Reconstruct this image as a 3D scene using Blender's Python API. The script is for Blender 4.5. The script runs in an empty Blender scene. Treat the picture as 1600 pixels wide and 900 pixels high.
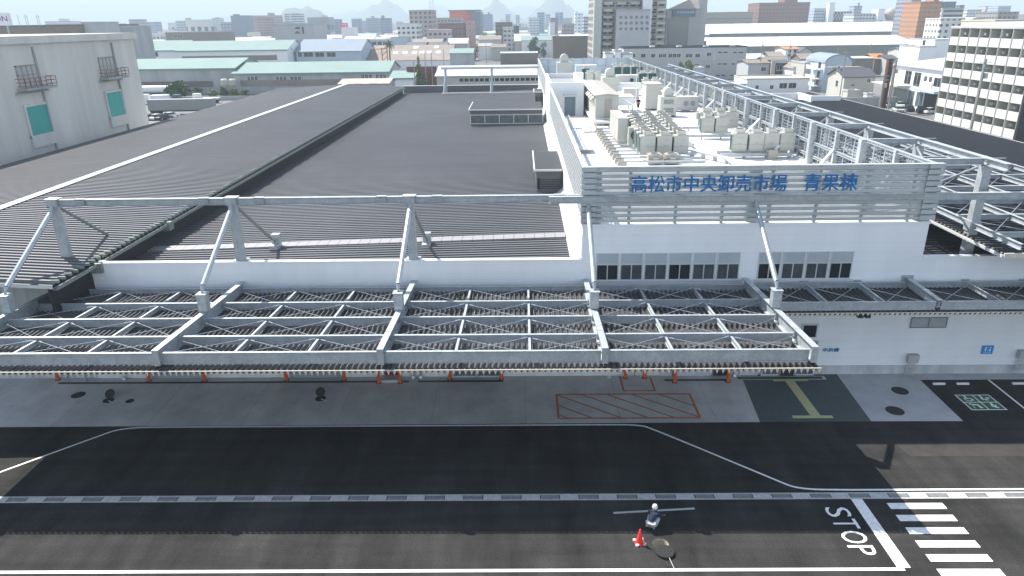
import bpy, math, random
from mathutils import Vector, Matrix
random.seed(7)
R_=math.radians
scene=bpy.context.scene
col=scene.collection
# ------------------------------------------------------------ camera
CAM_F=1090.0          # focal length in pixels of the 1600 px wide photograph
CAM=Vector((0,0,22))
ROT=Matrix(((0.999820149037902,0.013708576861081307,-0.013105132516364968),
            (0.00734330478183814,0.35727978444193154,0.9339685388191661),
            (0.01748557842076416,-0.9338967986611639,0.35711486107094537))).transposed()
cd=bpy.data.cameras.new('camera'); cam=bpy.data.objects.new('camera',cd); col.objects.link(cam)
cd.sensor_width=36; cd.lens=36*CAM_F/1600; cd.clip_start=0.5; cd.clip_end=30000
cam.matrix_world=Matrix.Translation(CAM)@ROT.to_4x4()
scene.camera=cam
HAZE=0.00038
# ------------------------------------------------------------ sky, sun, exposure
SUN=Vector((-0.603,0.578,1.0)).normalized()
elev=math.asin(SUN.z); azim=math.atan2(SUN.x,SUN.y)
w=bpy.data.worlds.new('World'); scene.world=w; w.use_nodes=True
nt=w.node_tree; bg=nt.nodes['Background']
sky=nt.nodes.new('ShaderNodeTexSky'); sky.sky_type='NISHITA'; sky.sun_disc=False
sky.sun_elevation=elev; sky.sun_rotation=azim; sky.altitude=0; sky.air_density=0.85; sky.dust_density=0.0; sky.ozone_density=1.9
hs=nt.nodes.new('ShaderNodeHueSaturation'); hs.inputs['Saturation'].default_value=0.64; nt.links.new(sky.outputs[0],hs.inputs['Color']); nt.links.new(hs.outputs[0],bg.inputs[0]); bg.inputs[1].default_value=0.115
sl=bpy.data.lights.new('sun','SUN'); sl.energy=4.3; sl.angle=R_(0.53); sl.color=(1,0.955,0.89)
so=bpy.data.objects.new('sun',sl); col.objects.link(so); so.rotation_euler=(-SUN).to_track_quat('-Z','Y').to_euler()
vs=scene.view_settings; vs.view_transform='Standard'; vs.look='None'; vs.exposure=1.33; vs.gamma=1.0; vs.use_curve_mapping=False
scene.cycles.max_bounces=6; scene.cycles.volume_bounces=0; scene.cycles.transparent_max_bounces=8

# ------------------------------------------------------------ materials
def mat(name,c,rough=0.6,metal=0.0,var=0.10,scale=0.6,bump=0.0,bscale=8.0,spec=0.4,detail=5,stretch=None):
    m=bpy.data.materials.new(name); m.use_nodes=True; n=m.node_tree; p=n.nodes['Principled BSDF']
    p.inputs['Roughness'].default_value=rough; p.inputs['Metallic'].default_value=metal
    p.inputs['Specular IOR Level'].default_value=spec
    c4=(c[0],c[1],c[2],1)
    tc=n.nodes.new('ShaderNodeTexCoord'); src=tc.outputs['Object']
    if stretch:
        mp=n.nodes.new('ShaderNodeMapping'); mp.inputs['Scale'].default_value=stretch; n.links.new(src,mp.inputs[0]); src=mp.outputs[0]
    if var>0:
        nz=n.nodes.new('ShaderNodeTexNoise'); nz.inputs['Scale'].default_value=scale; nz.inputs['Detail'].default_value=detail; nz.inputs['Roughness'].default_value=0.65
        n.links.new(src,nz.inputs['Vector'])
        mr=n.nodes.new('ShaderNodeMapRange'); mr.inputs[1].default_value=0.3; mr.inputs[2].default_value=0.7
        mr.inputs[3].default_value=1-var; mr.inputs[4].default_value=1+var; n.links.new(nz.outputs[0],mr.inputs[0])
        mx=n.nodes.new('ShaderNodeVectorMath'); mx.operation='SCALE'; mx.inputs[0].default_value=c; n.links.new(mr.outputs[0],mx.inputs['Scale'])
        n.links.new(mx.outputs[0],p.inputs['Base Color'])
        m['_c']=1
    else: p.inputs['Base Color'].default_value=c4
    if bump>0:
        n2=n.nodes.new('ShaderNodeTexNoise'); n2.inputs['Scale'].default_value=bscale; n2.inputs['Detail'].default_value=4; n.links.new(src,n2.inputs['Vector'])
        b=n.nodes.new('ShaderNodeBump'); b.inputs['Strength'].default_value=bump; b.inputs['Distance'].default_value=0.05
        n.links.new(n2.outputs[0],b.inputs['Height']); n.links.new(b.outputs[0],p.inputs['Normal'])
    return m
def overlay(m,kind,scale,strength,c2,**k):
    """multiply in a second pattern: 'lines' = grooves every `scale` metres along axis k['axis']"""
    n=m.node_tree; p=n.nodes['Principled BSDF']; bc=p.inputs['Base Color']
    base=bc.links[0].from_socket if bc.links else None
    tc=n.nodes.new('ShaderNodeTexCoord'); sp=n.nodes.new('ShaderNodeSeparateXYZ'); n.links.new(tc.outputs['Object'],sp.inputs[0])
    fac=None
    for ax,s,wd in k['axes']:
        d=n.nodes.new('ShaderNodeMath'); d.operation='DIVIDE'; d.inputs[1].default_value=s; n.links.new(sp.outputs[ax],d.inputs[0])
        f=n.nodes.new('ShaderNodeMath'); f.operation='FRACT'; n.links.new(d.outputs[0],f.inputs[0])
        l=n.nodes.new('ShaderNodeMath'); l.operation='LESS_THAN'; l.inputs[1].default_value=wd/s; n.links.new(f.outputs[0],l.inputs[0])
        if fac is None: fac=l.outputs[0]
        else:
            a=n.nodes.new('ShaderNodeMath'); a.operation='MAXIMUM' if kind=='lines' else 'MINIMUM'; n.links.new(fac,a.inputs[0]); n.links.new(l.outputs[0],a.inputs[1]); fac=a.outputs[0]
    s_=n.nodes.new('ShaderNodeMath'); s_.operation='MULTIPLY'; s_.inputs[1].default_value=strength; n.links.new(fac,s_.inputs[0])
    mx=n.nodes.new('ShaderNodeMix'); mx.data_type='RGBA'; mx.inputs[7].default_value=(*c2,1)
    n.links.new(s_.outputs[0],mx.inputs[0])
    if base: n.links.new(base,mx.inputs[6])
    else: mx.inputs[6].default_value=bc.default_value
    n.links.new(mx.outputs[2],bc)
    return m
M={}
M['galv']=mat('galvanised_steel',(0.39,0.42,0.435),0.45,0.25,0.16,2.2,0,0,0.5)
M['galvd']=mat('galvanised_pipe',(0.46,0.50,0.53),0.30,0.6,0.12,3.0)
M['white']=overlay(mat('white_panel',(0.80,0.81,0.82),0.5,0,0.03,0.3),'lines',1,0.22,(0.45,0.48,0.52),axes=[(2,0.6,0.025)])
M['whitep']=mat('white_paint',(0.80,0.80,0.80),0.5,0,0.03,1)
M['deck']=overlay(mat('white_roof_membrane',(0.80,0.80,0.79),0.6,0,0.05,0.25),'lines',1,0.35,(0.55,0.55,0.55),axes=[(0,2.1,0.05)])
M['roof']=mat('dark_ribbed_metal',(0.108,0.108,0.114),0.5,0.0,0.10,0.12,0,0,0.5)
M['roofr']=mat('dark_slate_sheet',(0.026,0.028,0.036),0.75,0.0,0.08,0.2)
M['flash']=mat('light_metal_cap',(0.62,0.63,0.63),0.4,0.2,0.05,0.5)
M['walkw']=overlay(mat('grey_tile_walk',(0.25,0.245,0.25),0.6,0.1,0.06,1),'lines',1,0.7,(0.08,0.08,0.09),axes=[(0,0.75,0.06)])
M['meshg']=mat('mesh_grey',(0.27,0.30,0.32),0.5,0.2,0.1,1)
M['gutter']=mat('gutter_steel',(0.22,0.25,0.23),0.5,0.2,0.2,1.5)
M['conc']=mat('grey_concrete',(0.47,0.48,0.48),0.85,0,0.22,1.2,0.2,20,stretch=(1,1,0.35))
M['apron']=overlay(mat('apron_concrete',(0.50,0.50,0.495),0.85,0,0.17,0.55,0.1,30,detail=8),'lines',1,0.45,(0.16,0.165,0.17),axes=[(0,5.6,0.035)])
M['apronl']=mat('pale_concrete',(0.45,0.46,0.47),0.85,0,0.13,0.8,0.1,30,detail=8)
M['asph']=mat('asphalt',(0.0385,0.0375,0.0365),1.0,0,0.42,0.35,0.35,45,0.0,detail=10,stretch=(1,0.35,1))
M['paver']=overlay(mat('dark_paver',(0.075,0.095,0.10),0.8,0,0.14,3),'lines',1,0.35,(0.07,0.085,0.09),axes=[(0,0.4,0.03),(1,0.2,0.03)])
M['paint']=mat('white_road_paint',(0.82,0.82,0.81),0.6,0,0.07,6)
M['kerb']=overlay(mat('kerb_concrete',(0.50,0.50,0.49),0.8,0,0.10,3),'lines',1,0.4,(0.25,0.25,0.25),axes=[(0,0.63,0.02)])
M['grate']=mat('dark_grating',(0.075,0.085,0.09),0.6,0.5,0.2,8)
M['rust']=mat('rust_paint',(0.48,0.15,0.06),0.7,0,0.15,3)
M['orange']=mat('orange_post',(0.62,0.10,0.02),0.45,0,0.08,2)
M['yellow']=mat('tactile_yellow',(0.55,0.52,0.28),0.7,0,0.08,5)
M['green']=mat('sign_green',(0.015,0.13,0.045),0.6,0,0.1,4)
M['blue']=mat('sign_blue',(0.004,0.15,0.40),0.45,0,0.04,1)
M['bluesg']=mat('toilet_sign_blue',(0.02,0.25,0.62),0.45,0,0.04,1)
M['csheet']=mat('canopy_sheet',(0.098,0.095,0.096),0.38,0.15,0.12,0.5)
M['glassm']=mat('smoky_glass',(0.06,0.07,0.075),0.12,0,0.4,0.8,spec=0.6)
M['glass']=mat('dark_glass',(0.015,0.02,0.025),0.08,0,0,1,spec=0.6)
M['glassl']=mat('grey_glass',(0.10,0.12,0.13),0.15,0,0.3,1.2,spec=0.6)
M['alum']=mat('aluminium_frame',(0.60,0.62,0.63),0.4,0.3,0.04,2)
M['slat']=mat('screen_slat',(0.46,0.50,0.51),0.45,0.3,0.10,0.6)
M['perf']=mat('perforated_sheet',(0.46,0.48,0.50),0.5,0.3,0.12,2)
M['shut']=overlay(mat('steel_shutter',(0.36,0.40,0.42),0.5,0.3,0.06,1),'lines',1,0.5,(0.15,0.17,0.18),axes=[(2,0.12,0.03)])
M['hvac']=mat('ivory_unit_casing',(0.46,0.46,0.41),0.5,0,0.05,1)
M['hvac2']=mat('beige_unit_casing',(0.36,0.33,0.28),0.5,0,0.05,1)
M['coil']=mat('green_coil',(0.02,0.075,0.075),0.5,0.3,0.15,4)
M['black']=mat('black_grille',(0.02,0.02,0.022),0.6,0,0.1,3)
M['red']=mat('cone_red',(0.80,0.035,0.03),0.4,0,0.06,3)
M['redd']=mat('dark_red_door',(0.22,0.02,0.02),0.5,0,0.05,3)
M['iron']=mat('cast_iron',(0.022,0.023,0.022),0.85,0.0,0.25,10,0.4,30)
M['mint']=overlay(mat('mint_roof',(0.225,0.30,0.28),0.85,0,0.06,0.15,spec=0.15),'lines',1,0.22,(0.19,0.29,0.28),axes=[(0,0.6,0.12)])
M['mintd']=mat('mint_trim',(0.12,0.29,0.27),0.5,0.1,0.06,0.5)
M['teal']=mat('teal_shutter',(0.05,0.36,0.31),0.5,0.0,0.06,1)
M['lbw']=mat('pale_grey_render',(0.60,0.58,0.53),0.85,0,0.09,0.15,stretch=(1,1,0.25))
M['stain']=mat('stained_concrete',(0.36,0.37,0.37),0.85,0,0.22,0.25,stretch=(1,1,0.2))
M['rustw']=mat('rusty_rail',(0.25,0.12,0.07),0.8,0.1,0.3,3)
M['brown']=mat('brown_cladding',(0.16,0.13,0.11),0.7,0,0.12,0.2)
M['brnroof']=overlay(mat('old_brown_roof',(0.25,0.21,0.18),0.85,0,0.20,0.12),'lines',1,0.25,(0.15,0.13,0.11),axes=[(0,1.0,0.2)])
M['rusty']=overlay(mat('rusty_tin_roof',(0.42,0.33,0.28),0.8,0,0.35,0.4),'lines',1,0.3,(0.25,0.15,0.10),axes=[(0,0.8,0.2)])
M['bgroof']=overlay(mat('blue_grey_roof',(0.24,0.28,0.33),0.8,0,0.06,0.2,spec=0.15),'lines',1,0.35,(0.18,0.23,0.30),axes=[(0,1.1,0.3)])
M['wroof']=overlay(mat('white_metal_roof',(0.78,0.78,0.80),0.45,0,0.06,0.1),'lines',1,0.15,(0.5,0.5,0.55),axes=[(0,1.6,0.2)])
M['wroof2']=overlay(mat('pale_patched_roof',(0.45,0.49,0.52),0.8,0,0.16,0.4,spec=0.15),'lines',1,0.25,(0.4,0.44,0.48),axes=[(0,1.8,0.12)])
M['tile']=overlay(mat('dark_roof_tile',(0.085,0.09,0.10),0.6,0,0.15,1),'lines',1,0.5,(0.03,0.03,0.035),axes=[(0,0.35,0.1),(1,0.35,0.1)])
M['tile2']=mat('brown_roof_tile',(0.20,0.17,0.14),0.75,0,0.2,0.8)
M['tileo']=mat('orange_roof_tile',(0.42,0.19,0.08),0.75,0,0.15,0.8)
M['blueroof']=mat('blue_metal_roof',(0.05,0.14,0.32),0.5,0,0.1,0.8)
M['cream']=mat('cream_render',(0.47,0.46,0.40),0.8,0,0.05,0.3)
M['ltblue']=mat('pale_blue_render',(0.42,0.49,0.55),0.8,0,0.05,0.3)
M['greyw']=mat('grey_render',(0.42,0.42,0.42),0.8,0,0.08,0.2)
M['leaf']=mat('foliage_green',(0.060,0.105,0.028),0.7,0,0.5,0.9)
M['leafd']=mat('dark_foliage',(0.055,0.11,0.035),0.7,0,0.5,0.9)
M['leafl']=mat('yellow_green_foliage',(0.12,0.17,0.04),0.7,0,0.5,0.9)
M['bark']=mat('bark',(0.12,0.09,0.065),0.9,0,0.3,3)
M['pole']=mat('concrete_pole',(0.26,0.25,0.23),0.8,0,0.1,1)
M['skin']=mat('skin',(0.45,0.27,0.19),0.5,0,0.05,5)
M['navy']=mat('navy_jacket',(0.022,0.028,0.055),0.8,0,0.15,6)
M['pants']=mat('pale_trousers',(0.42,0.46,0.50),0.8,0,0.10,6)
M['helmet']=mat('white_helmet',(0.80,0.82,0.82),0.3,0,0,1)
M['blk']=mat('black_clothes',(0.012,0.012,0.014),0.8,0,0.1,5)
M['tyre']=mat('tyre_rubber',(0.02,0.02,0.02),0.8,0,0.1,3)
M['wall2']=mat('manhole_wall',(0.42,0.39,0.30),0.9,0,0.2,5)
M['blueblk']=mat('blue_grey_paint',(0.12,0.16,0.20),0.6,0,0.06,0.4)
_pc={}
def cmat(c,rough=0.75,metal=0):
    k=(tuple(round(x,3) for x in c),rough,metal)
    if k not in _pc: _pc[k]=mat('painted_surface',c,rough,metal,0.07,0.25)
    return _pc[k]
def winmat(c,sx,sz,wx,wz,glass=(0.05,0.06,0.08),both=True):
    """far facade: a grid of window bands as surface pattern"""
    k=('w',tuple(round(x,3) for x in c),sx,sz,wx,wz,glass)
    if k in _pc: return _pc[k]
    m=mat('windowed_facade',c,0.75,0,0.07,0.05); n=m.node_tree; p=n.nodes['Principled BSDF']
    base=p.inputs['Base Color'].links[0].from_socket
    tc=n.nodes.new('ShaderNodeTexCoord'); sp=n.nodes.new('ShaderNodeSeparateXYZ'); n.links.new(tc.outputs['Object'],sp.inputs[0])
    ad=n.nodes.new('ShaderNodeMath'); ad.operation='ADD'; n.links.new(sp.outputs[0],ad.inputs[0]); n.links.new(sp.outputs[1],ad.inputs[1])
    def band(sock,s,wd):
        d=n.nodes.new('ShaderNodeMath'); d.operation='DIVIDE'; d.inputs[1].default_value=s; n.links.new(sock,d.inputs[0])
        f=n.nodes.new('ShaderNodeMath'); f.operation='FRACT'; n.links.new(d.outputs[0],f.inputs[0])
        l=n.nodes.new('ShaderNodeMath'); l.operation='LESS_THAN'; l.inputs[1].default_value=wd/s; n.links.new(f.outputs[0],l.inputs[0]); return l.outputs[0]
    a=n.nodes.new('ShaderNodeMath'); a.operation='MULTIPLY'; n.links.new(band(ad.outputs[0],sx,wx),a.inputs[0]); n.links.new(band(sp.outputs[2],sz,wz),a.inputs[1])
    ge=n.nodes.new('ShaderNodeNewGeometry'); sg=n.nodes.new('ShaderNodeSeparateXYZ'); n.links.new(ge.outputs['Normal'],sg.inputs[0])
    lt=n.nodes.new('ShaderNodeMath'); lt.operation='LESS_THAN'; lt.inputs[1].default_value=0.4; n.links.new(sg.outputs[2],lt.inputs[0])
    a2=n.nodes.new('ShaderNodeMath'); a2.operation='MULTIPLY'; n.links.new(a.outputs[0],a2.inputs[0]); n.links.new(lt.outputs[0],a2.inputs[1])
    mx=n.nodes.new('ShaderNodeMix'); mx.data_type='RGBA'; mx.inputs[7].default_value=(*glass,1); n.links.new(a2.outputs[0],mx.inputs[0]); n.links.new(base,mx.inputs[6])
    n.links.new(mx.outputs[2],p.inputs['Base Color'])
    _pc[k]=m; return m

# ------------------------------------------------------------ mesh helpers
class MB:
    def __init__(s): s.v=[]; s.f=[]
    def add(s,vs,fs):
        o=len(s.v); s.v+= [tuple(v) for v in vs]; s.f+=[tuple(i+o for i in f) for f in fs]; return s
    def box(s,x0,x1,y0,y1,z0,z1):
        if x0>x1:x0,x1=x1,x0
        if y0>y1:y0,y1=y1,y0
        if z0>z1:z0,z1=z1,z0
        return s.add([(x0,y0,z0),(x1,y0,z0),(x1,y1,z0),(x0,y1,z0),(x0,y0,z1),(x1,y0,z1),(x1,y1,z1),(x0,y1,z1)],
              [(0,3,2,1),(4,5,6,7),(0,1,5,4),(1,2,6,5),(2,3,7,6),(3,0,4,7)])
    def quad(s,*p): return s.add(p,[tuple(range(len(p)))])
    def _frame(s,a,b,up=(0,0,1)):
        a=Vector(a);b=Vector(b);d=(b-a).normalized(); u=Vector(up)
        if abs(d.dot(u))>0.98: u=Vector((0,1,0))
        r=d.cross(u).normalized(); u=r.cross(d).normalized(); return a,b,r,u
    def prof(s,a,b,pts,up=(0,0,1),pts2=None):
        """sweep closed profile pts (right,up) from a to b"""
        a,b,r,u=s._frame(a,b,up); n=len(pts); pts2=pts2 or pts
        vs=[a+r*p[0]+u*p[1] for p in pts]+[b+r*p[0]+u*p[1] for p in pts2]
        fs=[(i,(i+1)%n,n+(i+1)%n,n+i) for i in range(n)]+[tuple(range(n-1,-1,-1)),tuple(range(n,2*n))]
        return s.add(vs,fs)
    def bar(s,a,b,w,h=None,up=(0,0,1)):
        h=h or w; return s.prof(a,b,[(-w/2,-h/2),(w/2,-h/2),(w/2,h/2),(-w/2,h/2)],up)
    def ibeam(s,a,b,w,h,tf=0.03,tw=0.02,up=(0,0,1),h2=None):
        """a,b at the TOP centre of the beam"""
        def P(h): return [(-w/2,-h),(w/2,-h),(w/2,-h+tf),(tw/2,-h+tf),(tw/2,-tf),(w/2,-tf),(w/2,0),(-w/2,0),(-w/2,-tf),(-tw/2,-tf),(-tw/2,-h+tf),(-w/2,-h+tf)]
        return s.prof(a,b,P(h),up,P(h2 or h))
    def tube(s,a,b,r,r2=None,n=10):
        r2=r if r2 is None else r2
        c=[(math.cos(2*math.pi*i/n),math.sin(2*math.pi*i/n)) for i in range(n)]
        return s.prof(a,b,[(x*r,y*r) for x,y in c],pts2=[(x*r2,y*r2) for x,y in c])
    def lathe(s,c,rz,n=20):
        c=Vector(c);k=len(rz);vs=[];fs=[]
        for r,z in rz:
            for i in range(n): t=2*math.pi*i/n; vs.append((c.x+r*math.cos(t),c.y+r*math.sin(t),c.z+z))
        for j in range(k-1):
            for i in range(n): fs.append((j*n+i,j*n+(i+1)%n,(j+1)*n+(i+1)%n,(j+1)*n+i))
        fs.append(tuple(range(n-1,-1,-1))); fs.append(tuple(range((k-1)*n,k*n)))
        return s.add(vs,fs)
    def poly(s,pts,z0,z1):
        n=len(pts); vs=[(x,y,z0) for x,y in pts]+[(x,y,z1) for x,y in pts]
        return s.add(vs,[tuple(range(n-1,-1,-1)),tuple(range(n,2*n))]+[(i,(i+1)%n,n+(i+1)%n,n+i) for i in range(n)])
    def mesh(s,name,m=None,smooth=False):
        me=bpy.data.meshes.new(name); me.from_pydata(s.v,[],s.f); me.update()
        if m: me.materials.append(m)
        if smooth: me.shade_smooth()
        return me
def tag(o,label=None,cat=None,group=None,kind=None):
    if label:o['label']=label
    if cat:o['category']=cat
    if group:o['group']=group
    if kind:o['kind']=kind
    return o
def obj(name,mb,m,parent=None,label=None,loc=None,smooth=False):
    me=mb if isinstance(mb,bpy.types.Mesh) else mb.mesh(name,m,smooth)
    o=bpy.data.objects.new(name,me); col.objects.link(o)
    if parent: o.parent=parent
    if label:o['label']=label
    if loc is not None:o.location=loc
    return o
def thing(name,label,cat,loc=(0,0,0),rz=0,group=None):
    o=bpy.data.objects.new(name,None); col.objects.link(o); o.location=loc; o.rotation_euler=(0,0,rz); o.empty_display_size=0.3
    return tag(o,label,cat,group)
def solo(name,mb,m,label,cat,group=None,loc=None,smooth=False,kind=None):
    return tag(obj(name,mb,m,None,None,loc,smooth),label,cat,group,kind)
def struct(name,mb,m,label=None):
    o=obj(name,mb,m); o['kind']='structure'
    if label:o['label']=label
    return o
def dup(root,loc=None,rz=None,label=None,scale=None):
    def cp(o,p):
        c=o.copy(); col.objects.link(c); c.parent=p
        for ch in kids.get(o,[]): cp(ch,c)
        return c
    kids={}
    def gather(o):
        kids[o]=list(o.children)
        for c in o.children: gather(c)
    gather(root)
    r=cp(root,None)
    if loc is not None:r.location=loc
    if rz is not None:r.rotation_euler=(0,0,rz)
    if scale is not None:r.scale=scale
    if label:r['label']=label
    return r
ORD=['first','second','third','fourth','fifth','sixth','seventh','eighth','ninth','tenth','eleventh','twelfth','thirteenth','fourteenth','fifteenth','sixteenth','seventeenth','eighteenth','nineteenth','twentieth']
# sight lines of the photograph, used only to read real distances off it
def ray(px,py): return ROT@Vector(((px-800)/CAM_F,(450-py)/CAM_F,-1))
def G(px,py,z=0):
    d=ray(px,py); return CAM+d*((z-CAM.z)/d.z)
def WY(px,py,y):
    d=ray(px,py); return CAM+d*(y/d.y)
def WX(px,py,x):
    d=ray(px,py); return CAM+d*(x/d.x)
def text_mesh(body,size,depth,m,name,off=0.0):
    cu=bpy.data.curves.new(name,'FONT'); cu.body=body; cu.size=size; cu.extrude=depth; cu.offset=off; cu.align_x='LEFT'; cu.align_y='BOTTOM'
    cu.resolution_u=3
    o=bpy.data.objects.new(name,cu); col.objects.link(o)
    bpy.context.view_layer.update()
    me=bpy.data.meshes.new_from_object(o.evaluated_get(bpy.context.evaluated_depsgraph_get())); me.name=name
    bpy.data.objects.remove(o); bpy.data.curves.remove(cu)
    me.materials.clear(); me.materials.append(m); return me
def fit_mesh(me,w,h):
    xs=[v.co.x for v in me.vertices]; ys=[v.co.y for v in me.vertices]
    x0,x1,y0,y1=min(xs),max(xs),min(ys),max(ys)
    for v in me.vertices: v.co.x=(v.co.x-x0)/(x1-x0)*w; v.co.y=(v.co.y-y0)/(y1-y0)*h
    return me
def grain(m,scale,amp,stretch=(1,1,1),detail=3):
    """second, finer variation of the surface's own colour"""
    n=m.node_tree; p=n.nodes['Principled BSDF']; bc=p.inputs['Base Color']; base=bc.links[0].from_socket
    tc=n.nodes.new('ShaderNodeTexCoord'); mp=n.nodes.new('ShaderNodeMapping'); mp.inputs['Scale'].default_value=stretch; n.links.new(tc.outputs['Object'],mp.inputs[0])
    nz=n.nodes.new('ShaderNodeTexNoise'); nz.inputs['Scale'].default_value=scale; nz.inputs['Detail'].default_value=detail; n.links.new(mp.outputs[0],nz.inputs['Vector'])
    mr=n.nodes.new('ShaderNodeMapRange'); mr.inputs[1].default_value=.3; mr.inputs[2].default_value=.7; mr.inputs[3].default_value=1-amp; mr.inputs[4].default_value=1+amp; n.links.new(nz.outputs[0],mr.inputs[0])
    v=n.nodes.new('ShaderNodeVectorMath'); v.operation='SCALE'; n.links.new(base,v.inputs[0]); n.links.new(mr.outputs[0],v.inputs['Scale']); n.links.new(v.outputs[0],bc)
grain(M['asph'],14,.22); grain(M['asph'],1.0,.16,(.12,1.6,1)); grain(M['asph'],.9,.12,(1.2,.10,1))
grain(M['apron'],9,.07); grain(M['apron'],.5,.12,(1,.25,1)); grain(M['apronl'],9,.06); grain(M['paint'],5,.10); grain(M['paint'],30,.08)
grain(M['roof'],1.6,.10,(.03,1,1)); grain(M['roof'],.05,.10); grain(M['roofr'],1.6,.10,(.03,1,1)); grain(M['csheet'],1.2,.15,(1,.05,1))
grain(M['white'],.9,.035,(1,1,.12)); grain(M['galv'],9,.10); grain(M['conc'],1.5,.14,(1,1,.15)); grain(M['lbw'],.8,.05,(1,1,.08)); grain(M['kerb'],6,.10)
M['trailer']=mat('trailer_grey',(.24,.25,.25),.6,0,.06,.5); M['whwall']=mat('green_grey_wall',(.20,.21,.185),.85,0,.12,.2)
M['lwall']=mat('pale_lower_wall',(.66,.66,.64),.85,0,.12,.8,stretch=(1,1,.2)); M['bpar']=mat('balcony_parapet',(.56,.55,.50),.8,0,.08,.3)
# ============================================================ SETTING: ground, yard, markings
MHX,MHY,MHR=6.03,25.22,0.36
YX0,YX1,YY0,YY1=-140,170,-60,70
g=MB(); B=9000
for q in [(-B,B,-400,YY0),(-B,B,YY1,12000),(-B,YX0,YY0,YY1),(YX1,B,YY0,YY1)]:
    g.quad((q[0],q[2],0),(q[1],q[2],0),(q[1],q[3],0),(q[0],q[3],0))
gm=mat('town_ground',(0.15,0.15,0.145),0.9,0,0.45,0.02,detail=10)
struct('ground',g,gm)
a=MB(); n=24
s=1.0
ring=[(MHX+MHR*math.cos(2*math.pi*i/n),MHY+MHR*math.sin(2*math.pi*i/n),0) for i in range(n)]
def sqp(t):
    c,s_=math.cos(t),math.sin(t); k=s/max(abs(c),abs(s_)); return (MHX+c*k,MHY+s_*k,0)
sq=[sqp(2*math.pi*i/n) for i in range(n)]
a.add(ring+sq,[(i,n+i,n+(i+1)%n,(i+1)%n) for i in range(n)])
for q in [(YX0,YX1,YY0,MHY-s),(YX0,YX1,MHY+s,YY1),(YX0,MHX-s,MHY-s,MHY+s),(MHX+s,YX1,MHY-s,MHY+s)]:
    a.quad((q[0],q[2],0),(q[1],q[2],0),(q[1],q[3],0),(q[0],q[3],0))
struct('asphalt_yard',a,M['asph'])
WALL=41.25
def sheet(name,pts,z,m,label=None): return struct(name,MB().quad(*[(p[0],p[1],z) for p in pts]),m,label)
sheet('concrete_apron',[(-60,34.98),(13.68,35.36),(14.25,41.2),(-60,41.2)],0.006,M['apron'])
sheet('paved_entrance',[(13.68,35.36),(20.12,35.4),(20.55,41.2),(14.25,41.2)],0.006,M['paver'])
sheet('pale_apron',[(20.12,35.4),(25.4,35.38),(25.54,40.35),(60,40.35),(60,41.2),(20.55,41.2)],0.006,M['apronl'])
# drainage channel: concrete kerb with iron gratings
k=MB().quad((-60,28.02,.006),(60,28.55,.006),(60,29.05,.006),(-60,28.52,.006)); struct('drain_kerb',k,M['kerb'])
def chY(x): return 28.27+(x+60)*0.53/120
gb=MB(); gs=MB()
x=-58.2
while x<58:
    y=chY(x+0.5); gb.quad((x,y-.17,.010),(x+1.0,y-.17,.010),(x+1.0,y+.17,.010),(x,y+.17,.010))
    for j in range(4):
        yy=y-.135+j*.09; gs.box(x+.05,x+.95,yy-.012,yy+.012,.010,.016)
    x+=1.9
o=struct('drain_gratings',gb,M['grate']); struct('drain_bars',gs,M['kerb'])
def strip(pts,wd,z=0.012,closed=False):
    """painted line of width wd along pts"""
    m=MB(); L=[];Rr=[]; n=len(pts)
    for i,p in enumerate(pts):
        p=Vector((p[0],p[1])); a=Vector(pts[max(i-1,0)][:2]); b=Vector(pts[min(i+1,n-1)][:2])
        if closed: a=Vector(pts[(i-1)%n][:2]); b=Vector(pts[(i+1)%n][:2])
        d=(b-a).normalized(); nn=Vector((-d.y,d.x))*wd/2
        L.append((p.x+nn.x,p.y+nn.y,z)); Rr.append((p.x-nn.x,p.y-nn.y,z))
    for i in range(n-1): m.quad(L[i],Rr[i],Rr[i+1],L[i+1])
    return m
def merge(*ms):
    r=MB()
    for m in ms: r.add(m.v,m.f)
    return r
struct('front_line',strip([(-60,23.40),(-22.8,23.50),(16.1,23.68)],0.17),M['paint'])
def smooth(p,k=3):
    for _ in range(k):
        q=[p[0]]
        for i in range(len(p)-1):
            a,b=Vector(p[i]),Vector(p[i+1]); q+=[tuple(a*.75+b*.25),tuple(a*.25+b*.75)]
        q.append(p[-1]); p=q
    return p
cl=smooth([(-34,24.4),(-24.6,34.1),(-23.6,35.03),(-20,35.06)])+smooth([(4.0,35.13),(6.6,35.12),(7.3,34.7),(12.7,29.9),(13.6,29.1),(16.2,29.05)])+[(60,29.2)]
struct('bay_line',strip(cl,0.13),M['paint'])
struct('stop_line',MB().quad((15.83,23.76,.012),(16.40,23.76,.012),(16.40,28.34,.012),(15.86,28.34,.012)),M['paint'])
cw=MB()
for y0 in [28.03-.868*i for i in range(8)]: cw.quad((17.44,y0-.44,.012),(20.10,y0-.44,.012),(20.10,y0,.012),(17.44,y0,.012))
struct('crosswalk',cw,M['paint'])
# STOP, read from the left hand lane: text runs towards the camera
for ch,y0,y1 in (('S',27.72,27.02),('T',26.90,26.22),('O',26.05,25.25),('P',25.12,24.52)):
    me=fit_mesh(text_mesh(ch,1,0,M['paint'],'road_lettering'),abs(y1-y0),1.12)
    for v in me.vertices: x_,y_=v.co.x,v.co.y; v.co=(14.28+y_,y0-x_,0.013)
    o=obj('road_lettering',me,None); o['kind']='structure'
# faint repair patches and tyre scuffs on the asphalt
pm=mat('worn_asphalt',(0.045,0.041,0.038),0.9,0,0.25,0.8,0.3,40,0.2)
sheet('asphalt_strip',[(20.6,31.9),(60,32.0),(60,33.0),(20.4,32.95)],0.004,pm)
sheet('asphalt_patch',[(23.7,26.0),(24.6,26.0),(24.6,26.5),(23.7,26.5)],0.004,mat('oil_stain',(0.05,0.055,0.06),0.6,0,0.4,4))
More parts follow.
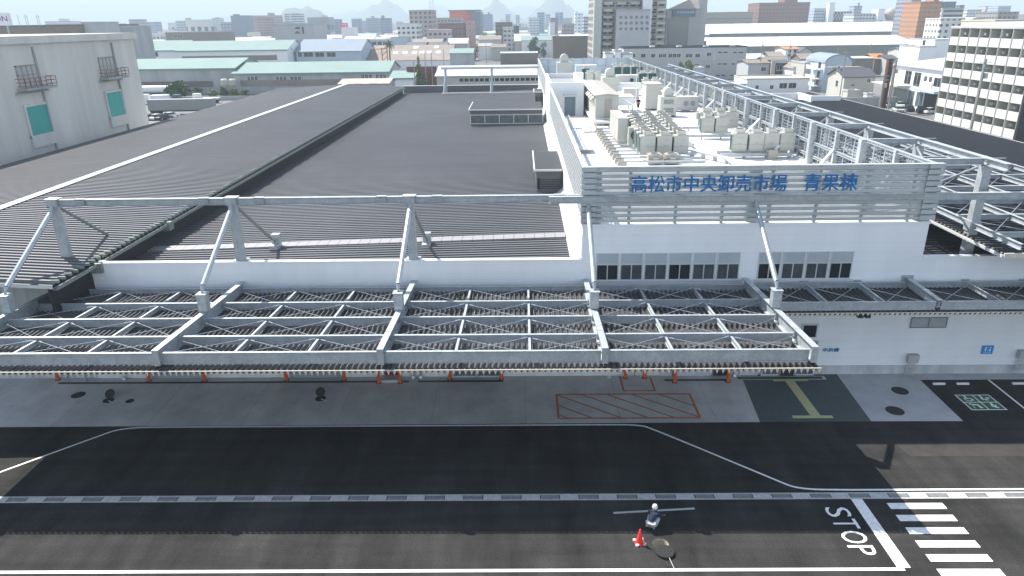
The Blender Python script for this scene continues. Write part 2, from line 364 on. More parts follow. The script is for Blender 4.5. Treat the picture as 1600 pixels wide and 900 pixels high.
# hatched orange box, small door box
hb=MB()
H0,H1,HY0,HY1=1.98,10.32,35.85,38.68
for a_,b_ in (((H0,HY0),(H1,HY0)),((H1,HY0),(H1,HY1)),((H1,HY1),(H0,HY1)),((H0,HY1),(H0,HY0))): hb=merge(hb,strip([a_,b_],.15,.012))
def hz(x):  # 45-ish diagonals going down-right
    p0=(x,HY1);p1=(x+3.75,HY0)
    return p0,p1
for xx in (-1.2,0.25,1.95,3.55,5.1,6.65,8.35):
    (ax,ay),(bx,by)=hz(xx)
    t0=max(0,(H0-ax)/(bx-ax)); t1=min(1,(H1-ax)/(bx-ax))
    if t1>t0: hb=merge(hb,strip([(ax+(bx-ax)*t0,ay+(by-ay)*t0),(ax+(bx-ax)*t1,ay+(by-ay)*t1)],.12,.0125))
struct('hatched_marking',hb,M['rust'])
struct('door_marking',merge(strip([(6.27,41.0),(6.27,39.1)],.13),strip([(6.2,39.1),(8.3,39.1)],.13),strip([(8.24,39.1),(8.24,40.9)],.13)),M['rust'])
# tactile paving: two bars joined by a long one
tp=MB()
for q in ((16.1,18.35,40.25,40.55),(15.75,18.1,35.75,36.05),(16.85,17.45,36.05,40.25)): tp.quad((q[0],q[2],.012),(q[1],q[2],.012),(q[1],q[3],.012),(q[0],q[3],.012))
struct('tactile_paving',tp,M['yellow'])
# gratings along the wall
for x0,x1 in ((-30.9,-7.6),(-7.0,-1.4),(9.1,13.4)):
    sheet('wall_channel',[(x0,40.35),(x1,40.35),(x1,40.6),(x0,40.6)],.011,M['grate'])
sheet('wall_channel_frame',[(13.7,40.45),(19.6,40.45),(19.6,40.95),(13.7,40.95)],.011,M['conc'])
sheet('wall_channel',[(13.9,40.55),(19.4,40.55),(19.4,40.85),(13.9,40.85)],.015,M['grate'])
struct('parking_line',MB().quad((29.72,35.4,.012),(29.85,35.4,.012),(29.95,40.3,.012),(29.82,40.3,.012)),M['paint'])
# accessible parking emblem: four green panels on white with white figures
def emb():
    X0,X1,Y0,Y1=26.6,28.72,36.58,38.4
    b=MB().quad((X0,Y0,.012),(X1,Y0,.012),(X1,Y1,.012),(X0,Y1,.012)); struct('bay_emblem',b,M['paint'])
    gq=MB(); pw=(X1-X0-.24)/2; ph=(Y1-Y0-.24)/2; cells=[]
    for i in (0,1):
        for j in (0,1):
            x=X0+.08+i*(pw+.08); y=Y0+.08+j*(ph+.08); gq.quad((x,y,.016),(x+pw,y,.016),(x+pw,y+ph,.016),(x,y+ph,.016)); cells.append((x,y,pw,ph))
    struct('bay_emblem_panels',gq,M['green'])
    f=MB(); z=.020
    def disc(cx,cy,r,n=12): f.add([(cx+r*math.cos(2*math.pi*t/n),cy+r*math.sin(2*math.pi*t/n),z) for t in range(n)],[tuple(range(n))])
    def ln(pts,w):
        nonlocal z
        z+=0.0004; m=strip(pts,w*1.35,z); f.add(m.v,m.f)
    def arc(cx,cy,r,a0,a1,w): ln([(cx+r*math.cos(a0+(a1-a0)*t/12),cy+r*math.sin(a0+(a1-a0)*t/12)) for t in range(13)],w)
    # top left: wheelchair
    x,y,w_,h_=cells[1]; disc(x+.42,y+.70,.075); ln([(x+.42,y+.62),(x+.46,y+.40),(x+.64,y+.40),(x+.74,y+.18)],.07); arc(x+.45,y+.30,.19,R_(100),R_(350),.05)
    # top right: person with a heart
    x,y,w_,h_=cells[3]; disc(x+.36,y+.70,.075); ln([(x+.36,y+.60),(x+.30,y+.32),(x+.60,y+.20)],.11); disc(x+.62,y+.45,.08); disc(x+.72,y+.45,.08)
    # bottom left: older person with a stick
    x,y,w_,h_=cells[0]; disc(x+.24,y+.62,.075); ln([(x+.30,y+.55),(x+.62,y+.50),(x+.66,y+.12)],.13); ln([(x+.26,y+.42),(x+.26,y+.10)],.035)
    # bottom right: mother with child
    x,y,w_,h_=cells[2]; disc(x+.50,y+.70,.075); ln([(x+.50,y+.62),(x+.40,y+.34),(x+.66,y+.16)],.13); disc(x+.66,y+.48,.05); ln([(x+.64,y+.42),(x+.50,y+.34)],.07)
    struct('bay_emblem_figures',f,M['paint'])
emb()
# wheel stops
ws=MB().prof((-.38,0,0),(.38,0,0),[(-.08,0),(.08,0),(.05,.11),(-.05,.11)]).mesh('wheel_stop',M['flash'])
for i,(x_,l) in enumerate(((26.4,'short concrete wheel stop nearest the pale apron in the parking bay'),(27.9,'short concrete wheel stop above the right half of the green emblem'),(31.4,'short concrete wheel stop right of the white bay line'),(32.9,'short concrete wheel stop farthest from the pale apron'))):
    o=obj('wheel_stop',ws,None,loc=(x_,39.75,.004)); tag(o,l,'wheel stop','wheel stops in the parking bays')
# manholes and lids
def lid(x,y,r,label,open_=False,z=.006):
    t=thing('manhole_cover',label,'manhole cover',(x,y,z))
    obj('cover',MB().lathe((0,0,0),[(r,0),(r,.012),(r-.03,.015)],24),M['iron'],t)
    return t
lid(-28.6,38.9,.42,'round iron manhole cover nearest the left edge, by the far left orange post')
lid(-24.85,38.1,.26,'small round iron cover right of the lifted drain lids on the left')
lid(23.55,38.95,.5,'upper of two round iron covers on the pale apron')
lid(22.05,36.55,.52,'lower of two round iron covers on the pale apron')
for i,(x,y,l) in enumerate(((-26.3,38.2,'pair of lifted round drain lids on the left part of the apron'),(-12.9,38.3,'pair of lifted round drain lids on the middle of the apron'))):
    t=thing('lifted_drain_lids',l,'drain lids',(x,y,.006))
    obj('cover',MB().lathe((0.05,-.02,0),[(.33,0),(.33,.03),(.3,.04)],20),M['iron'],t)
    a_=MB().lathe((0,0,0),[(.30,-.02),(.30,.02)],20); o=obj('cover',a_,M['iron'],t,loc=(-.05,.42,.25)); o.rotation_euler=(R_(48),0,0)
    obj('hook',MB().tube((.1,-.1,.05),(.55,-.35,.03),.02,n=6),M['alum'],t)
# kneeling area: open manhole shaft
t=thing('open_manhole','open round manhole shaft in the asphalt with its lid dragged aside','manhole',(MHX,MHY,0))
n=24; vs=[];fs=[]
for r,z in ((MHR,0),(MHR-.01,-.02),(MHR-.04,-.25),(MHR-.04,-1.3)):
    for i in range(n): vs.append((r*math.cos(2*math.pi*i/n),r*math.sin(2*math.pi*i/n),z))
for j in range(3):
    for i in range(n): fs.append((j*n+i,(j+1)*n+i,(j+1)*n+(i+1)%n,j*n+(i+1)%n))
fs.append(tuple(range(3*n,4*n)))
obj('shaft',MB().add(vs,fs),M['wall2'],t)
rg=MB(); 
for i in range(n):
    t0,t1=2*math.pi*i/n,2*math.pi*(i+1)/n
    c=[(math.cos(t0),math.sin(t0)),(math.cos(t1),math.sin(t1))]
    rg.quad((c[0][0]*MHR,c[0][1]*MHR,.008),(c[0][0]*(MHR+.07),c[0][1]*(MHR+.07),.004),(c[1][0]*(MHR+.07),c[1][1]*(MHR+.07),.004),(c[1][0]*MHR,c[1][1]*MHR,.008))
obj('rim',rg,M['iron'],t)
t=thing('dragged_manhole_lid','thick round iron manhole lid lying over the edge of the open shaft','manhole lid',(6.12,24.66,.012),0)
o=obj('cover',MB().lathe((0,0,0),[(.38,0),(.41,.03),(.41,.10),(.38,.115),(.12,.115)],28),M['iron'],t); 
b=MB()
for i in range(8):
    a_=i*math.pi/4; b.box(.24*math.cos(a_)-.04,.24*math.cos(a_)+.04,.24*math.sin(a_)-.04,.24*math.sin(a_)+.04,.115,.128)
obj('grip_pattern',b,M['iron'],t)
t=thing('lifting_hook','thin pale lifting bar with crosspiece lying below the iron lid','lifting bar')
obj('bar',MB().tube((6.2,24.45,.10),(6.36,23.5,.03),.016,n=8),M['cream'],t); obj('crosspiece',MB().tube((5.98,23.80,.05),(6.48,23.82,.05),.014,n=8),M['iron'],t)
# traffic cone
t=thing('traffic_cone','red traffic cone on a pale weighted base beside the crouching worker','traffic cone',(5.10,25.30,0))
obj('body',MB().lathe((0,0,.05),[(.17,0),(.145,.08),(.035,.70),(.02,.715)],20),M['red'],t,smooth=True)
obj('base',MB().prof((0,-.21,.03),(0,.21,.03),[(-.21,-.03),(.21,-.03),(.21,.03),(-.21,.03)]),M['red'],t)
w_=MB()
for i in range(4):
    a_=R_(45+90*i+12); w_.lathe((.24*math.cos(a_),.24*math.sin(a_),0.0),[(.085,0),(.085,.075),(.05,.09)],12)
obj('weight',w_,M['cream'],t)
# staff on the ground behind the worker
solo('measuring_staff',MB().prof((4.17,27.31,.03),(8.1,27.63,.03),[(-.045,-.02),(.045,-.02),(.045,.02),(-.045,.02)]),M['alum'],'long silver measuring staff lying on the asphalt behind the worker','measuring staff')
# ============================================================ MARKET BUILDING
PX0,PX1=3.6,24.6      # tall middle block
PT=10.36              # its roof level
ST=13.85              # top of the screens
FARY=169
bld=thing('market_building','long white market hall with dark ribbed metal roofs and a taller white middle block','market hall')
w_=MB(); w_.box(-28.6,60,WALL,WALL+.25,0.62,8.03)
obj('front_wall',w_,M['white'],bld)
w_=MB(); w_.box(PX0,PX1,WALL,WALL+.25,8.03,PT-.16); w_.box(PX0,PX0+.25,WALL+.25,FARY,6.0,PT-.16); w_.box(PX1-.25,PX1,WALL+.25,FARY,6.0,PT-.16); w_.box(PX0,PX1,FARY-.25,FARY,6.0,PT-.16)
obj('middle_block_wall',w_,M['white'],bld)
w_=MB(); w_.box(-28.68,PX0-.003,WALL-.05,WALL+.32,8.03,8.13); w_.box(PX1+.003,60,WALL-.05,WALL+.32,8.03,8.13)
w_.box(PX0-.05,PX1+.05,WALL-.05,WALL+.32,PT-.16,PT); w_.box(PX0-.05,PX0+.3,WALL+.323,FARY,PT-.16,PT); w_.box(PX1-.3,PX1+.05,WALL+.323,FARY,PT-.16,PT)
obj('parapet_cap',w_,M['whitep'],bld)
obj('middle_roof_deck',MB().box(PX0+.3,PX1-.3,WALL+.32,FARY-.25,PT-.5,PT-.12),M['deck'],bld)
# concrete skirt and bay fronts under the canopy
w_=MB(); w_.box(-56,60,WALL-.06,WALL+.2,0,.62)
obj('concrete_skirt',w_,M['conc'],bld)
w_=MB(); w_.box(-28.6,15.3,WALL-.10,WALL-.003-.06,0,2.9); obj('concrete_lower_wall',w_,M['lwall'],bld)
# left part wall under the left roof
w_=MB(); w_.box(-55.8,-28.9,WALL-.1,WALL+.2,0.62,8.0); w_.box(-55.9,-55.7,WALL,165,0,8.0); obj('left_wing_wall',w_,M['conc'],bld)
# ---- ribbed roofs (folded sheet), ribs run across the hall
def ribbed(x0,z0,x1,z1,y0,y1,pitch=0.51,h=0.20,th=None):
    m=MB(); n=int((y1-y0)/pitch); pts=[]
    for i in range(n):
        y=y0+i*pitch
        pts+= [(y,0),(y+.36*pitch,0),(y+.46*pitch,h),(y+.80*pitch,h)]
    pts.append((y0+n*pitch,0))
    vs=[(x0,y,z0+z) for y,z in pts]+[(x1,y,z1+z) for y,z in pts]; k=len(pts)
    m.add(vs,[(i,k+i,k+i+1,i+1) if x1>x0 else (i,i+1,k+i+1,k+i) for i in range(k-1)]); return m
LIPX,LIPZ=-27.0,8.2
obj('right_hall_roof',ribbed(-29,6.56,PX0,7.12,WALL+.26,166.5),M['roof'],bld)
obj('left_hall_roof',ribbed(-40.2,8.9,LIPX,LIPZ,37.0,164.5),M['roof'],bld)
obj('outer_hall_roof',ribbed(-56,8.1,-40.2,8.9,37.0,164.5),M['roof'],bld)
obj('ridge_cap',MB().prof((-40.2,36.9,9.12),(-40.2,164.6,9.12),[(-.42,.0),(0,.09),(.42,.0),(.42,.04),(0,.14),(-.42,.04)]),M['flash'],bld)
# verge and gutter under the eave of the left roof
obj('left_roof_front_trim',MB().add([(-56,36.95,7.9),(-40.2,36.95,8.7),(LIPX,36.95,8.0),(LIPX,36.95,8.2),(-40.2,36.95,8.95),(-56,36.95,8.15)],[(0,1,4,5),(1,2,3,4)]),M['flash'],bld)
gt=MB()
for y0,y1 in ((37.0,41.0),(41.8,50.2),(50.9,164.3)):
    gt.box(LIPX-.02,LIPX+.26,y0,y1,LIPZ-.28,LIPZ-.24); gt.box(LIPX+.22,LIPX+.26,y0,y1,LIPZ-.24,LIPZ-.06); gt.box(LIPX-.02,LIPX+.02,y0,y1,LIPZ-.24,LIPZ-.13)
go=obj('eaves_gutter',gt,M['gutter'],bld)
bm1=MB().box(LIPX-.15,LIPX+.30,-.045,.045,LIPZ+.10,LIPZ+.27).mesh('gutter_bracket',M['gutter'])
for i in range(100): obj('gutter_bracket',bm1,None,go,loc=(0,37.2+.6*i,0))
gb=MB(); y=37.2+60
while y<164: gb.box(LIPX-.15,LIPX+.30,y-.045,y+.045,LIPZ+.10,LIPZ+.27); y+=0.6
obj('gutter_brackets',gb,M['gutter'],go)['kind']='stuff'
obj('gutter_box',MB().box(LIPX-.3,LIPX+.45,41.0,41.8,LIPZ-.7,LIPZ-.05),M['gutter'],bld); obj('gutter_box',MB().box(LIPX-.3,LIPX+.4,50.2,50.9,LIPZ-.6,LIPZ+.02),M['gutter'],bld)
obj('step_wall',MB().box(LIPX-.5,LIPX-.38,37.2,164.3,6.3,LIPZ-.12),M['black'],bld)  # wall coloured near black, standing in for the deep shade beneath the eave
# tiled maintenance strip on the low roof, flashing beside the block, far parapet
wk=MB(); wk.add([(-27.2,47.6,6.87),(PX0-.55,48.5,7.40),(PX0-.55,49.6,7.40),(-27.2,48.7,6.87),(-27.2,47.6,6.6),(PX0-.55,48.5,7.1)],[(0,1,2,3),(4,5,1,0)])
obj('roof_walkway',wk,M['walkw'],bld)
fl=MB(); fl.add([(PX0-.003,WALL+.3,7.75),(PX0-.55,WALL+.3,7.27),(PX0-.55,166.5,7.27),(PX0-.003,166.5,7.75)],[(0,1,2,3)]); obj('side_flashing',fl,M['flash'],bld)
fp=MB(); fp.box(-27.5,PX0,166.5,166.8,5,8.3); obj('far_parapet',fp,M['roof'],bld)
fp=MB(); fp.box(-27.5,PX0,166.35,166.9,8.3,8.42); obj('far_parapet_cap',fp,M['flash'],bld)
obj('far_wall',MB().box(-56,-27.6,164.5,164.8,0,8.0),M['conc'],bld)
# right hand roofs
obj('right_low_roof',ribbed(PX1,6.9,58,7.2,WALL+.26,70),M['roof'],bld)
obj('right_low_walkway',MB().quad((PX1,WALL+.9,7.3),(32,WALL+.9,7.3),(32,WALL+1.9,7.3),(PX1,WALL+1.9,7.3)),M['walkw'],bld)
obj('right_hall_wall',MB().box(53.6,53.8,70,122,0,8.9),M['greyw'],bld)
# ---- monitor boxes on the low roof
def monitor(x0,x1,y0,y1,z0,z1,zb,name,label,louvre=False):
    t=thing(name,label,'roof monitor',group=None)
    ws=MB(); ws.box(x0,x1,y0,y0+.15,z0,z0+.45); ws.box(x0,x1,y0,y0+.15,z1-.75,z1-.05); ws.box(x0,x0+.15,y0+.15,y1,z0,z1-.05); ws.box(x1-.15,x1,y0+.15,y1,z0,z1-.05); ws.box(x0,x1,y1-.15,y1,z0,zb-.05)
    obj('wall',ws,M['roof'],t)
    gl=obj('window_strip',MB().box(x0+.1,x1-.1,y0+.05,y0+.1,z0+.45,z1-.75),M['black'] if louvre else M['glassl'],t)
    if not louvre:
        f=MB(); f.box(x0,x1,y0-.04,y0+.04,z0+.40,z0+.5); f.box(x0,x1,y0-.04,y0+.04,z1-.8,z1-.7)
        nn=max(2,int((x1-x0)/1.9))
        for i in range(nn+1): xx=x0+(x1-x0)*i/nn; f.box(xx-.05,xx+.05,y0-.04,y0+.04,z0+.5,z1-.8)
        obj('frame',f,M['alum'],gl)
    else:
        f=MB(); zz=z0+.45
        while zz<z1-.8: f.box(x0+.3,x1-.1,y0-.05,y0+.02,zz,zz+.09); zz+=.16
        obj('louvre',f,M['roof'],gl)
    rf=ribbed(x0-.2,0,x1,0,y0-.25,y1,0.5,.08); 
    rf.v=[(x,y,z+z1+(zb-z1)*(y-y0)/(y1-y0)) for x,y,z in rf.v]
    r=obj('roof',rf,M['roof'],t)
    ed=MB(); ed.box(x0-.28,x0-.2,y0-.3,y0-.2,z1-.1,z1+.1)
    ed.add([(x0-.26,y0-.28,z1+.12),(x0-.14,y0-.28,z1+.12),(x0-.14,y1,zb+.12),(x0-.26,y1,zb+.12),(x0-.26,y0-.28,z1-.15),(x0-.26,y1,zb-.15)],[(0,1,2,3),(4,0,3,5)]); ed.box(x0-.26,x1,y0-.33,y0-.26,z1-.06,z1+.12)
    obj('edge_trim',ed,M['flash'],r)
    return t
monitor(-8.0,PX0-.6,108.4,118,7.0,9.5,9.6,'roof_monitor','low dark roof monitor with a long glazed strip, far along the grey roof')
monitor(1.2,PX0-.1,63,73,7.1,9.35,9.3,'roof_vent_house','small dark vent house with louvred face against the middle block',True)
monitor(2.2,PX0-.1,128,136,7.1,10.2,10.0,'roof_vent_house','farthest small dark vent house against the middle block',True)
# ---- windows of the front wall
def ribbon(x0,n,x1,label):
    t=thing('x','','') if 0 else None
    wdt=(x1-x0)/n
    for i in range(n):
        a=x0+i*wdt+.05; b=x0+(i+1)*wdt-.05
        f=MB(); y=WALL-.06
        f.box(a,b,y,y+.05,6.70,6.76); f.box(a,b,y,y+.05,7.72,7.80); f.box(a,b,y,y+.05,8.44,8.50)
        for xx in (a,b-.06): f.box(xx,xx+.06,y,y+.05,6.76,7.72); f.box(xx,xx+.06,y,y+.05,7.80,8.44)
        m_=(a+b)/2; f.box(m_-.03,m_+.03,y,y+.05,6.76,7.72)
        wnd=obj('window',f,M['alum'],bld)
        obj('pane',MB().box(a+.06,m_-.03,WALL-.03,WALL-.01,6.76,7.72).box(m_+.03,b-.06,WALL-.02,WALL-.004,6.76,7.72),M['glassm'] if i%3 else M['glass'],wnd)
        lv=MB(); z=7.82
        while z<8.42: lv.add([(a+.06,WALL-.05,z),(b-.06,WALL-.05,z),(b-.06,WALL-.005,z+.07),(a+.06,WALL-.005,z+.07)],[(0,1,2,3)]); z+=.075
        obj('louvre',lv,M['slat'],wnd)
    s_=MB().box(x0-.1,x1+.1,WALL-.12,WALL-.003,6.62,6.70); obj('sill',s_,M['alum'],bld)
ribbon(4.45,6,13.45,'')
ribbon(14.5,4,20.4,'')
# entrance glazing, shutters, doors and other fronts under the canopy
def front(name,x0,x1,z1,m,frame=None,z0=0.0,d=.16):
    o=obj(name,MB().box(x0,x1,WALL-d-.02,WALL-d+.03,z0,z1),m,bld)
    if frame:
        f=MB(); y=WALL-d-.06
        f.box(x0-.08,x0,y,y+.1,z0,z1+.08); f.box(x1,x1+.08,y,y+.1,z0,z1+.08); f.box(x0,x1,y,y+.1,z1,z1+.08)
        n=max(1,round((x1-x0)/1.3))
        if frame=='mull':
            for i in range(1,n): xx=x0+(x1-x0)*i/n; f.box(xx-.04,xx+.04,y,y+.1,z0,z1)
            f.box(x0,x1,y,y+.1,z0,z0+.1)
        obj('frame',f,M['alum'],o)
    return o
front('shutter',-24.9,-21.4,2.8,M['shut'],'f'); front('shutter',-15.6,-12.1,2.8,M['shut'],'f')
front('door',-9.3,-8.4,2.1,M['redd'],'f'); front('window',-4.75,-1.7,2.4,M['glassl'],'mull')
front('panel_door',9.0,9.7,2.3,M['alum'],'f'); front('panel_door',9.8,12.3,2.3,M['alum'],'f'); front('dark_opening',12.35,13.3,2.3,M['black'],'f')
front('panel_door',14.2,15.2,2.3,M['alum'],'f'); front('entrance_door',15.6,16.7,2.4,M['glassl'],'mull'); front('entrance_door',16.75,17.7,2.4,M['black'],'f'); front('entrance_door',17.75,18.9,2.4,M['glassl'],'mull')
front('window',17.9,18.75,3.55,M['glass'],'f',2.7,.05); 
obj('doorstep',MB().box(-9.5,-8.2,WALL-.9,WALL-.1,0,.16),M['conc'],bld)
# vent grille, signs on the white wall
t=MB(); t.box(24.68,27.0,WALL-.07,WALL-.03,3.3,3.36); t.box(24.68,27.0,WALL-.07,WALL-.03,3.98,4.04); t.box(24.68,24.74,WALL-.07,WALL-.03,3.36,3.98); t.box(26.94,27,WALL-.07,WALL-.03,3.36,3.98); t.box(25.82,25.87,WALL-.07,WALL-.03,3.36,3.98)
vg=obj('vent_grille',t,M['gutter'],bld)
lv=MB(); z=3.38
while z<3.95: lv.add([(24.74,WALL-.06,z),(26.94,WALL-.06,z),(26.94,WALL-.005,z+.05),(24.74,WALL-.005,z+.05)],[(0,1,2,3)]); z+=.075
obj('louvre',lv,M['alum'],vg)
me=fit_mesh(text_mesh('中央棟',1,0.02,M['blue'],'lettering',0.006),1.05,.28)
o=obj('wall_lettering',me,None,bld,loc=(19.4,WALL-.03,1.62)); o.rotation_euler=(R_(90),0,0)
t=thing('toilet_sign','small blue toilet sign with two white figures on the white wall','sign',(29.62,WALL-.03,1.42))
obj('panel',MB().box(0,.72,-.04,0,0,.6),M['bluesg'],t)
fg=MB()
for cx in (.22,.50):
    fg.add([(cx+.05*math.cos(2*math.pi*i/10),-.045,.46+.05*math.sin(2*math.pi*i/10)) for i in range(10)],[tuple(range(10))])
fg.quad((.16,-.045,.39),(.28,-.045,.39),(.25,-.045,.2),(.19,-.045,.2)); fg.quad((.50,-.045,.40),(.43,-.045,.26),(.47,-.045,.2),(.53,-.045,.2),(.57,-.045,.26))
fg.box(.355,.365,-.046,-.044,.15,.55)
fg.quad((.1,-.045,.10),(.62,-.045,.10),(.62,-.045,.07),(.1,-.045,.07))
obj('pictogram',fg,M['whitep'],t)
# meter cabinet on legs
t=thing('meter_cabinet','grey cabinet on cable legs fixed low on the white wall right of the entrance','cabinet',(24.85,WALL-.35,0))
obj('casing',MB().box(.02,.70,0,.3,.95,1.48),M['greyw'],t)
c=MB()
for i in range(7): c.tube((.08+i*.09,.15,.0),(.08+i*.09,.15,.95),.022,n=6)
for z in (.3,.6): c.box(.03,.68,.1,.2,z,z+.04)
obj('cable_leg',c,M['alum'],t)
t2=dup(t,loc=(31.9,WALL-.35,.25),label='grey cabinet on cable legs at the right edge of the photo')
t=thing('flood_lamp','pair of small black flood lamps under the right canopy edge','lamp',(21.3,WALL-.05,4.35))
obj('arm',MB().bar((0,0,0),(0,-.5,.15),.06),M['black'],t)
for dx in (-.22,.22): obj('lamp_head',MB().box(dx-.16,dx+.16,-.75,-.45,-.02,.2),M['black'],t)
for x_,l in ((20.95,'round dark wall fitting by the drain left of the cabinet'),):
    pass
# ============================================================ ORANGE GUARD POSTS
gp=thing('guard_post','','guard post',(0,0,0),group='orange guard posts along the wall')
obj('post',MB().lathe((0,0,0),[(.115,0),(.115,2.2),(.09,2.25)],14),M['orange'],gp)
obj('base_plate',MB().lathe((0,0,0),[(.17,0),(.17,.02)],14),M['iron'],gp)
gpx=[(-31.22,40.95),(-24.95,40.75),(-21.2,40.7),(-15.75,40.7),(-11.95,40.7),(-9.55,40.3),(-8.15,40.3),(-4.95,40.75),(-1.55,40.75),(6.61,40.8),(7.86,40.8),(9.7,40.2),(13.14,40.2)]
gl_=['outermost orange post at the far left of the wall','orange post at the left side of the left shutter','orange post at the right side of the left shutter','orange post at the left side of the middle shutter','orange post at the right side of the middle shutter','orange post left of the dark red door','orange post right of the dark red door','orange post left of the wide window','orange post right of the wide window','left orange post of the pair at the small orange door marking','right orange post of the pair at the small orange door marking','orange post in front of the pale panel doors','orange post beside the dark opening, nearest the paved entrance']
for i,((x_,y_),l) in enumerate(zip(gpx,gl_)):
    if i==0: gp.location=(x_,y_,.006); gp['label']=l
    else: dup(gp,loc=(x_,y_,.006),label=l)
# downpipes
for x_,l in ((-23.6-3.1,'grey downpipe at the far left of the wall'),(-7.4,'left of two grey downpipes right of the red door'),(-6.9,'right of two grey downpipes right of the red door'),(13.75,'grey downpipe beside the paved entrance')):
    t=thing('downpipe',l,'pipe',(x_,WALL-.3,0),group='downpipes on the lower wall')
    obj('pipe',MB().tube((0,0,.05),(0,0,6),.075,n=10),M['galvd'],t); obj('shoe',MB().lathe((0,0,0),[(.16,0),(.16,.05),(.09,.2)],12),M['galvd'],t)
t=thing('pipe_bracket','grey steel bracket leaning beside the far left post','bracket',(-30.4,40.7,0))
obj('frame',MB().bar((0,0,0),(.7,0,2.4),.09).bar((.1,0,.3),(1.6,0,2.0),.09).bar((1.3,0,0),(1.3,0,2.4),.1),M['galvd'],t)
t=thing('white_marker_pole','thin white pole by the wall left of the small orange door marking','pole',(5.55,40.9,0)); obj('pole',MB().tube((0,0,0),(0,0,2.3),.035,n=8),M['whitep'],t); obj('foot',MB().box(-.12,.12,-.12,.12,0,.03),M['whitep'],t)
t=thing('door_stand','small stand between the two orange posts at the door marking','stand',(7.2,40.95,0)); obj('pole',MB().tube((0,0,0),(0,0,1.1),.03,n=8),M['gutter'],t); obj('box',MB().box(-.1,.1,-.08,.08,1.0,1.3),M['cream'],t)
t=thing('white_marker_pole','thin white pole just left of the right orange post at the door marking','pole',(7.62,40.95,0)); obj('pole',MB().tube((0,0,0),(0,0,2.3),.035,n=8),M['whitep'],t)

# ============================================================ STEEL CANOPY (front)
BX=[-28.9,-17.85,-6.95,3.85,13.8]
def ct(y): return 7.50-(y-29.6)*0.058     # bracket top
def rt(y): return ct(y)-.27              # purlin top
def stz(y): return 6.40-(y-29.6)*0.02
can=thing('steel_canopy','wide galvanised steel canopy with five cantilever beams over the loading apron','canopy')
for i,xb in enumerate(BX):
    m=MB(); m.ibeam((xb,41.2,ct(41.2)),(xb,30.10,7.40),.32,.62,.035,.03,h2=.8)
    y=30.3
    b=obj('bracket_beam',m,M['galv'],can)
    for y in (32.4,35.1,37.8,40.4): obj('stiffener',MB().box(xb-.15,xb+.15,y-.015,y+.015,ct(y)-.6,ct(y)-.04),M['galv'],b)
    obj('end_plate',MB().box(xb-.16,xb+.16,30.07,30.10,6.57,7.40),M['galv'],b)
    m=MB().box(xb-.24,xb+.24,35.5,35.98,ct(35.7)+.003,8.12); m.box(xb-.28,xb+.28,35.46,36.02,8.12,8.16)
    obj('pedestal',m,M['galv'],b)
rows=[30.30,32.45,35.15,37.8,40.6]
for j,y in enumerate(rows):
    for i in range(4):
        m=MB(); dz=.62 if j==0 else .46
        m.ibeam((BX[i]+.17,y,rt(y)),(BX[i+1]-.17,y,rt(y)),.15,dz,.022,.02)
        obj('purlin',m,M['galv'],can)
for i in range(4):
    for k in (1,2):
        x_=BX[i]+(BX[i+1]-BX[i])*k/3
        for j in range(4):
            y0,y1=rows[j],rows[j+1]
            obj('cross_beam',MB().ibeam((x_,y0+.08,rt(y0)-.13),(x_,y1-.08,rt(y1)-.13),.12,.26,.02,.015),M['galv'],can)
    # tie rods crossing in every cell
    for j in range(4):
        m=MB(); y0,y1=rows[j]+.12,rows[j+1]-.12
        for k in range(3):
            xa=BX[i]+(BX[i+1]-BX[i])*k/3+.12; xb_=BX[i]+(BX[i+1]-BX[i])*(k+1)/3-.12
            z0,z1=rt(y0)-.14,rt(y1)-.14
            m.tube((xa,y0,z0),(xb_,y1,z1),.016,n=6); m.tube((xb_,y0,z0-.05),(xa,y1,z1-.05),.016,n=6)
            for (x_,y_,z_,sx,sy) in ((xa,y0,z0,1,1),(xb_,y1,z1,-1,-1),(xb_,y0,z0-.05,-1,1),(xa,y1,z1-.05,1,-1)):
                dx,dy=(xb_-xa)*.09*sx,(y1-y0)*.09*sy; m.tube((x_,y_,z_),(x_+dx,y_+dy,z_),.042,n=6)
        obj('tie_rod',m,M['galvd'],can)
def sheetribs(x0,x1,y0,z0,y1,z1,pitch=.285,h=.085,m=None,th=.0):
    """folded sheet, ribs run in depth; y0 is the front edge"""
    mb=MB(); pts=[]; n=int((x1-x0)/pitch)
    for i in range(n):
        x=x0+i*pitch; pts+=[(x,0),(x+.18*pitch,0),(x+.42*pitch,h*1.9),(x+.62*pitch,h*1.9),(x+.86*pitch,0)]
    pts.append((x0+n*pitch,0)); k=len(pts)
    mb.add([(x,y0,z0+z) for x,z in pts]+[(x,y1,z1+z) for x,z in pts],[(i,i+1,k+i+1,k+i) for i in range(k-1)]); return mb,pts
CX0,CX1=-30.1,14.35
sm,pts=sheetribs(CX0,CX1,29.72,6.33,41.2,6.12)
obj('roof_sheet',sm,M['csheet'],can)
# cream end closures: one tooth per rib plus a thin edge strip
tc=MB(); n=int((CX1-CX0)/.285)
for i in range(n):
    x=CX0+i*.285
    tc.add([(x+.10,29.70,6.485),(x+.285-.0,29.70,6.485),(x+.20,29.70,6.19),(x+.10,29.72,6.485),(x+.285,29.72,6.485),(x+.20,29.72,6.19)],[(0,2,1),(3,4,5),(0,3,5,2),(2,5,4,1),(0,1,4,3)])
tc.box(CX0,CX0+n*.285,29.66,29.70,6.455,6.495)
M['closure']=mat('cream_closure',(0.62,0.56,0.46),0.6,0,0.08,2)
obj('edge_closure',tc,M['closure'],can)
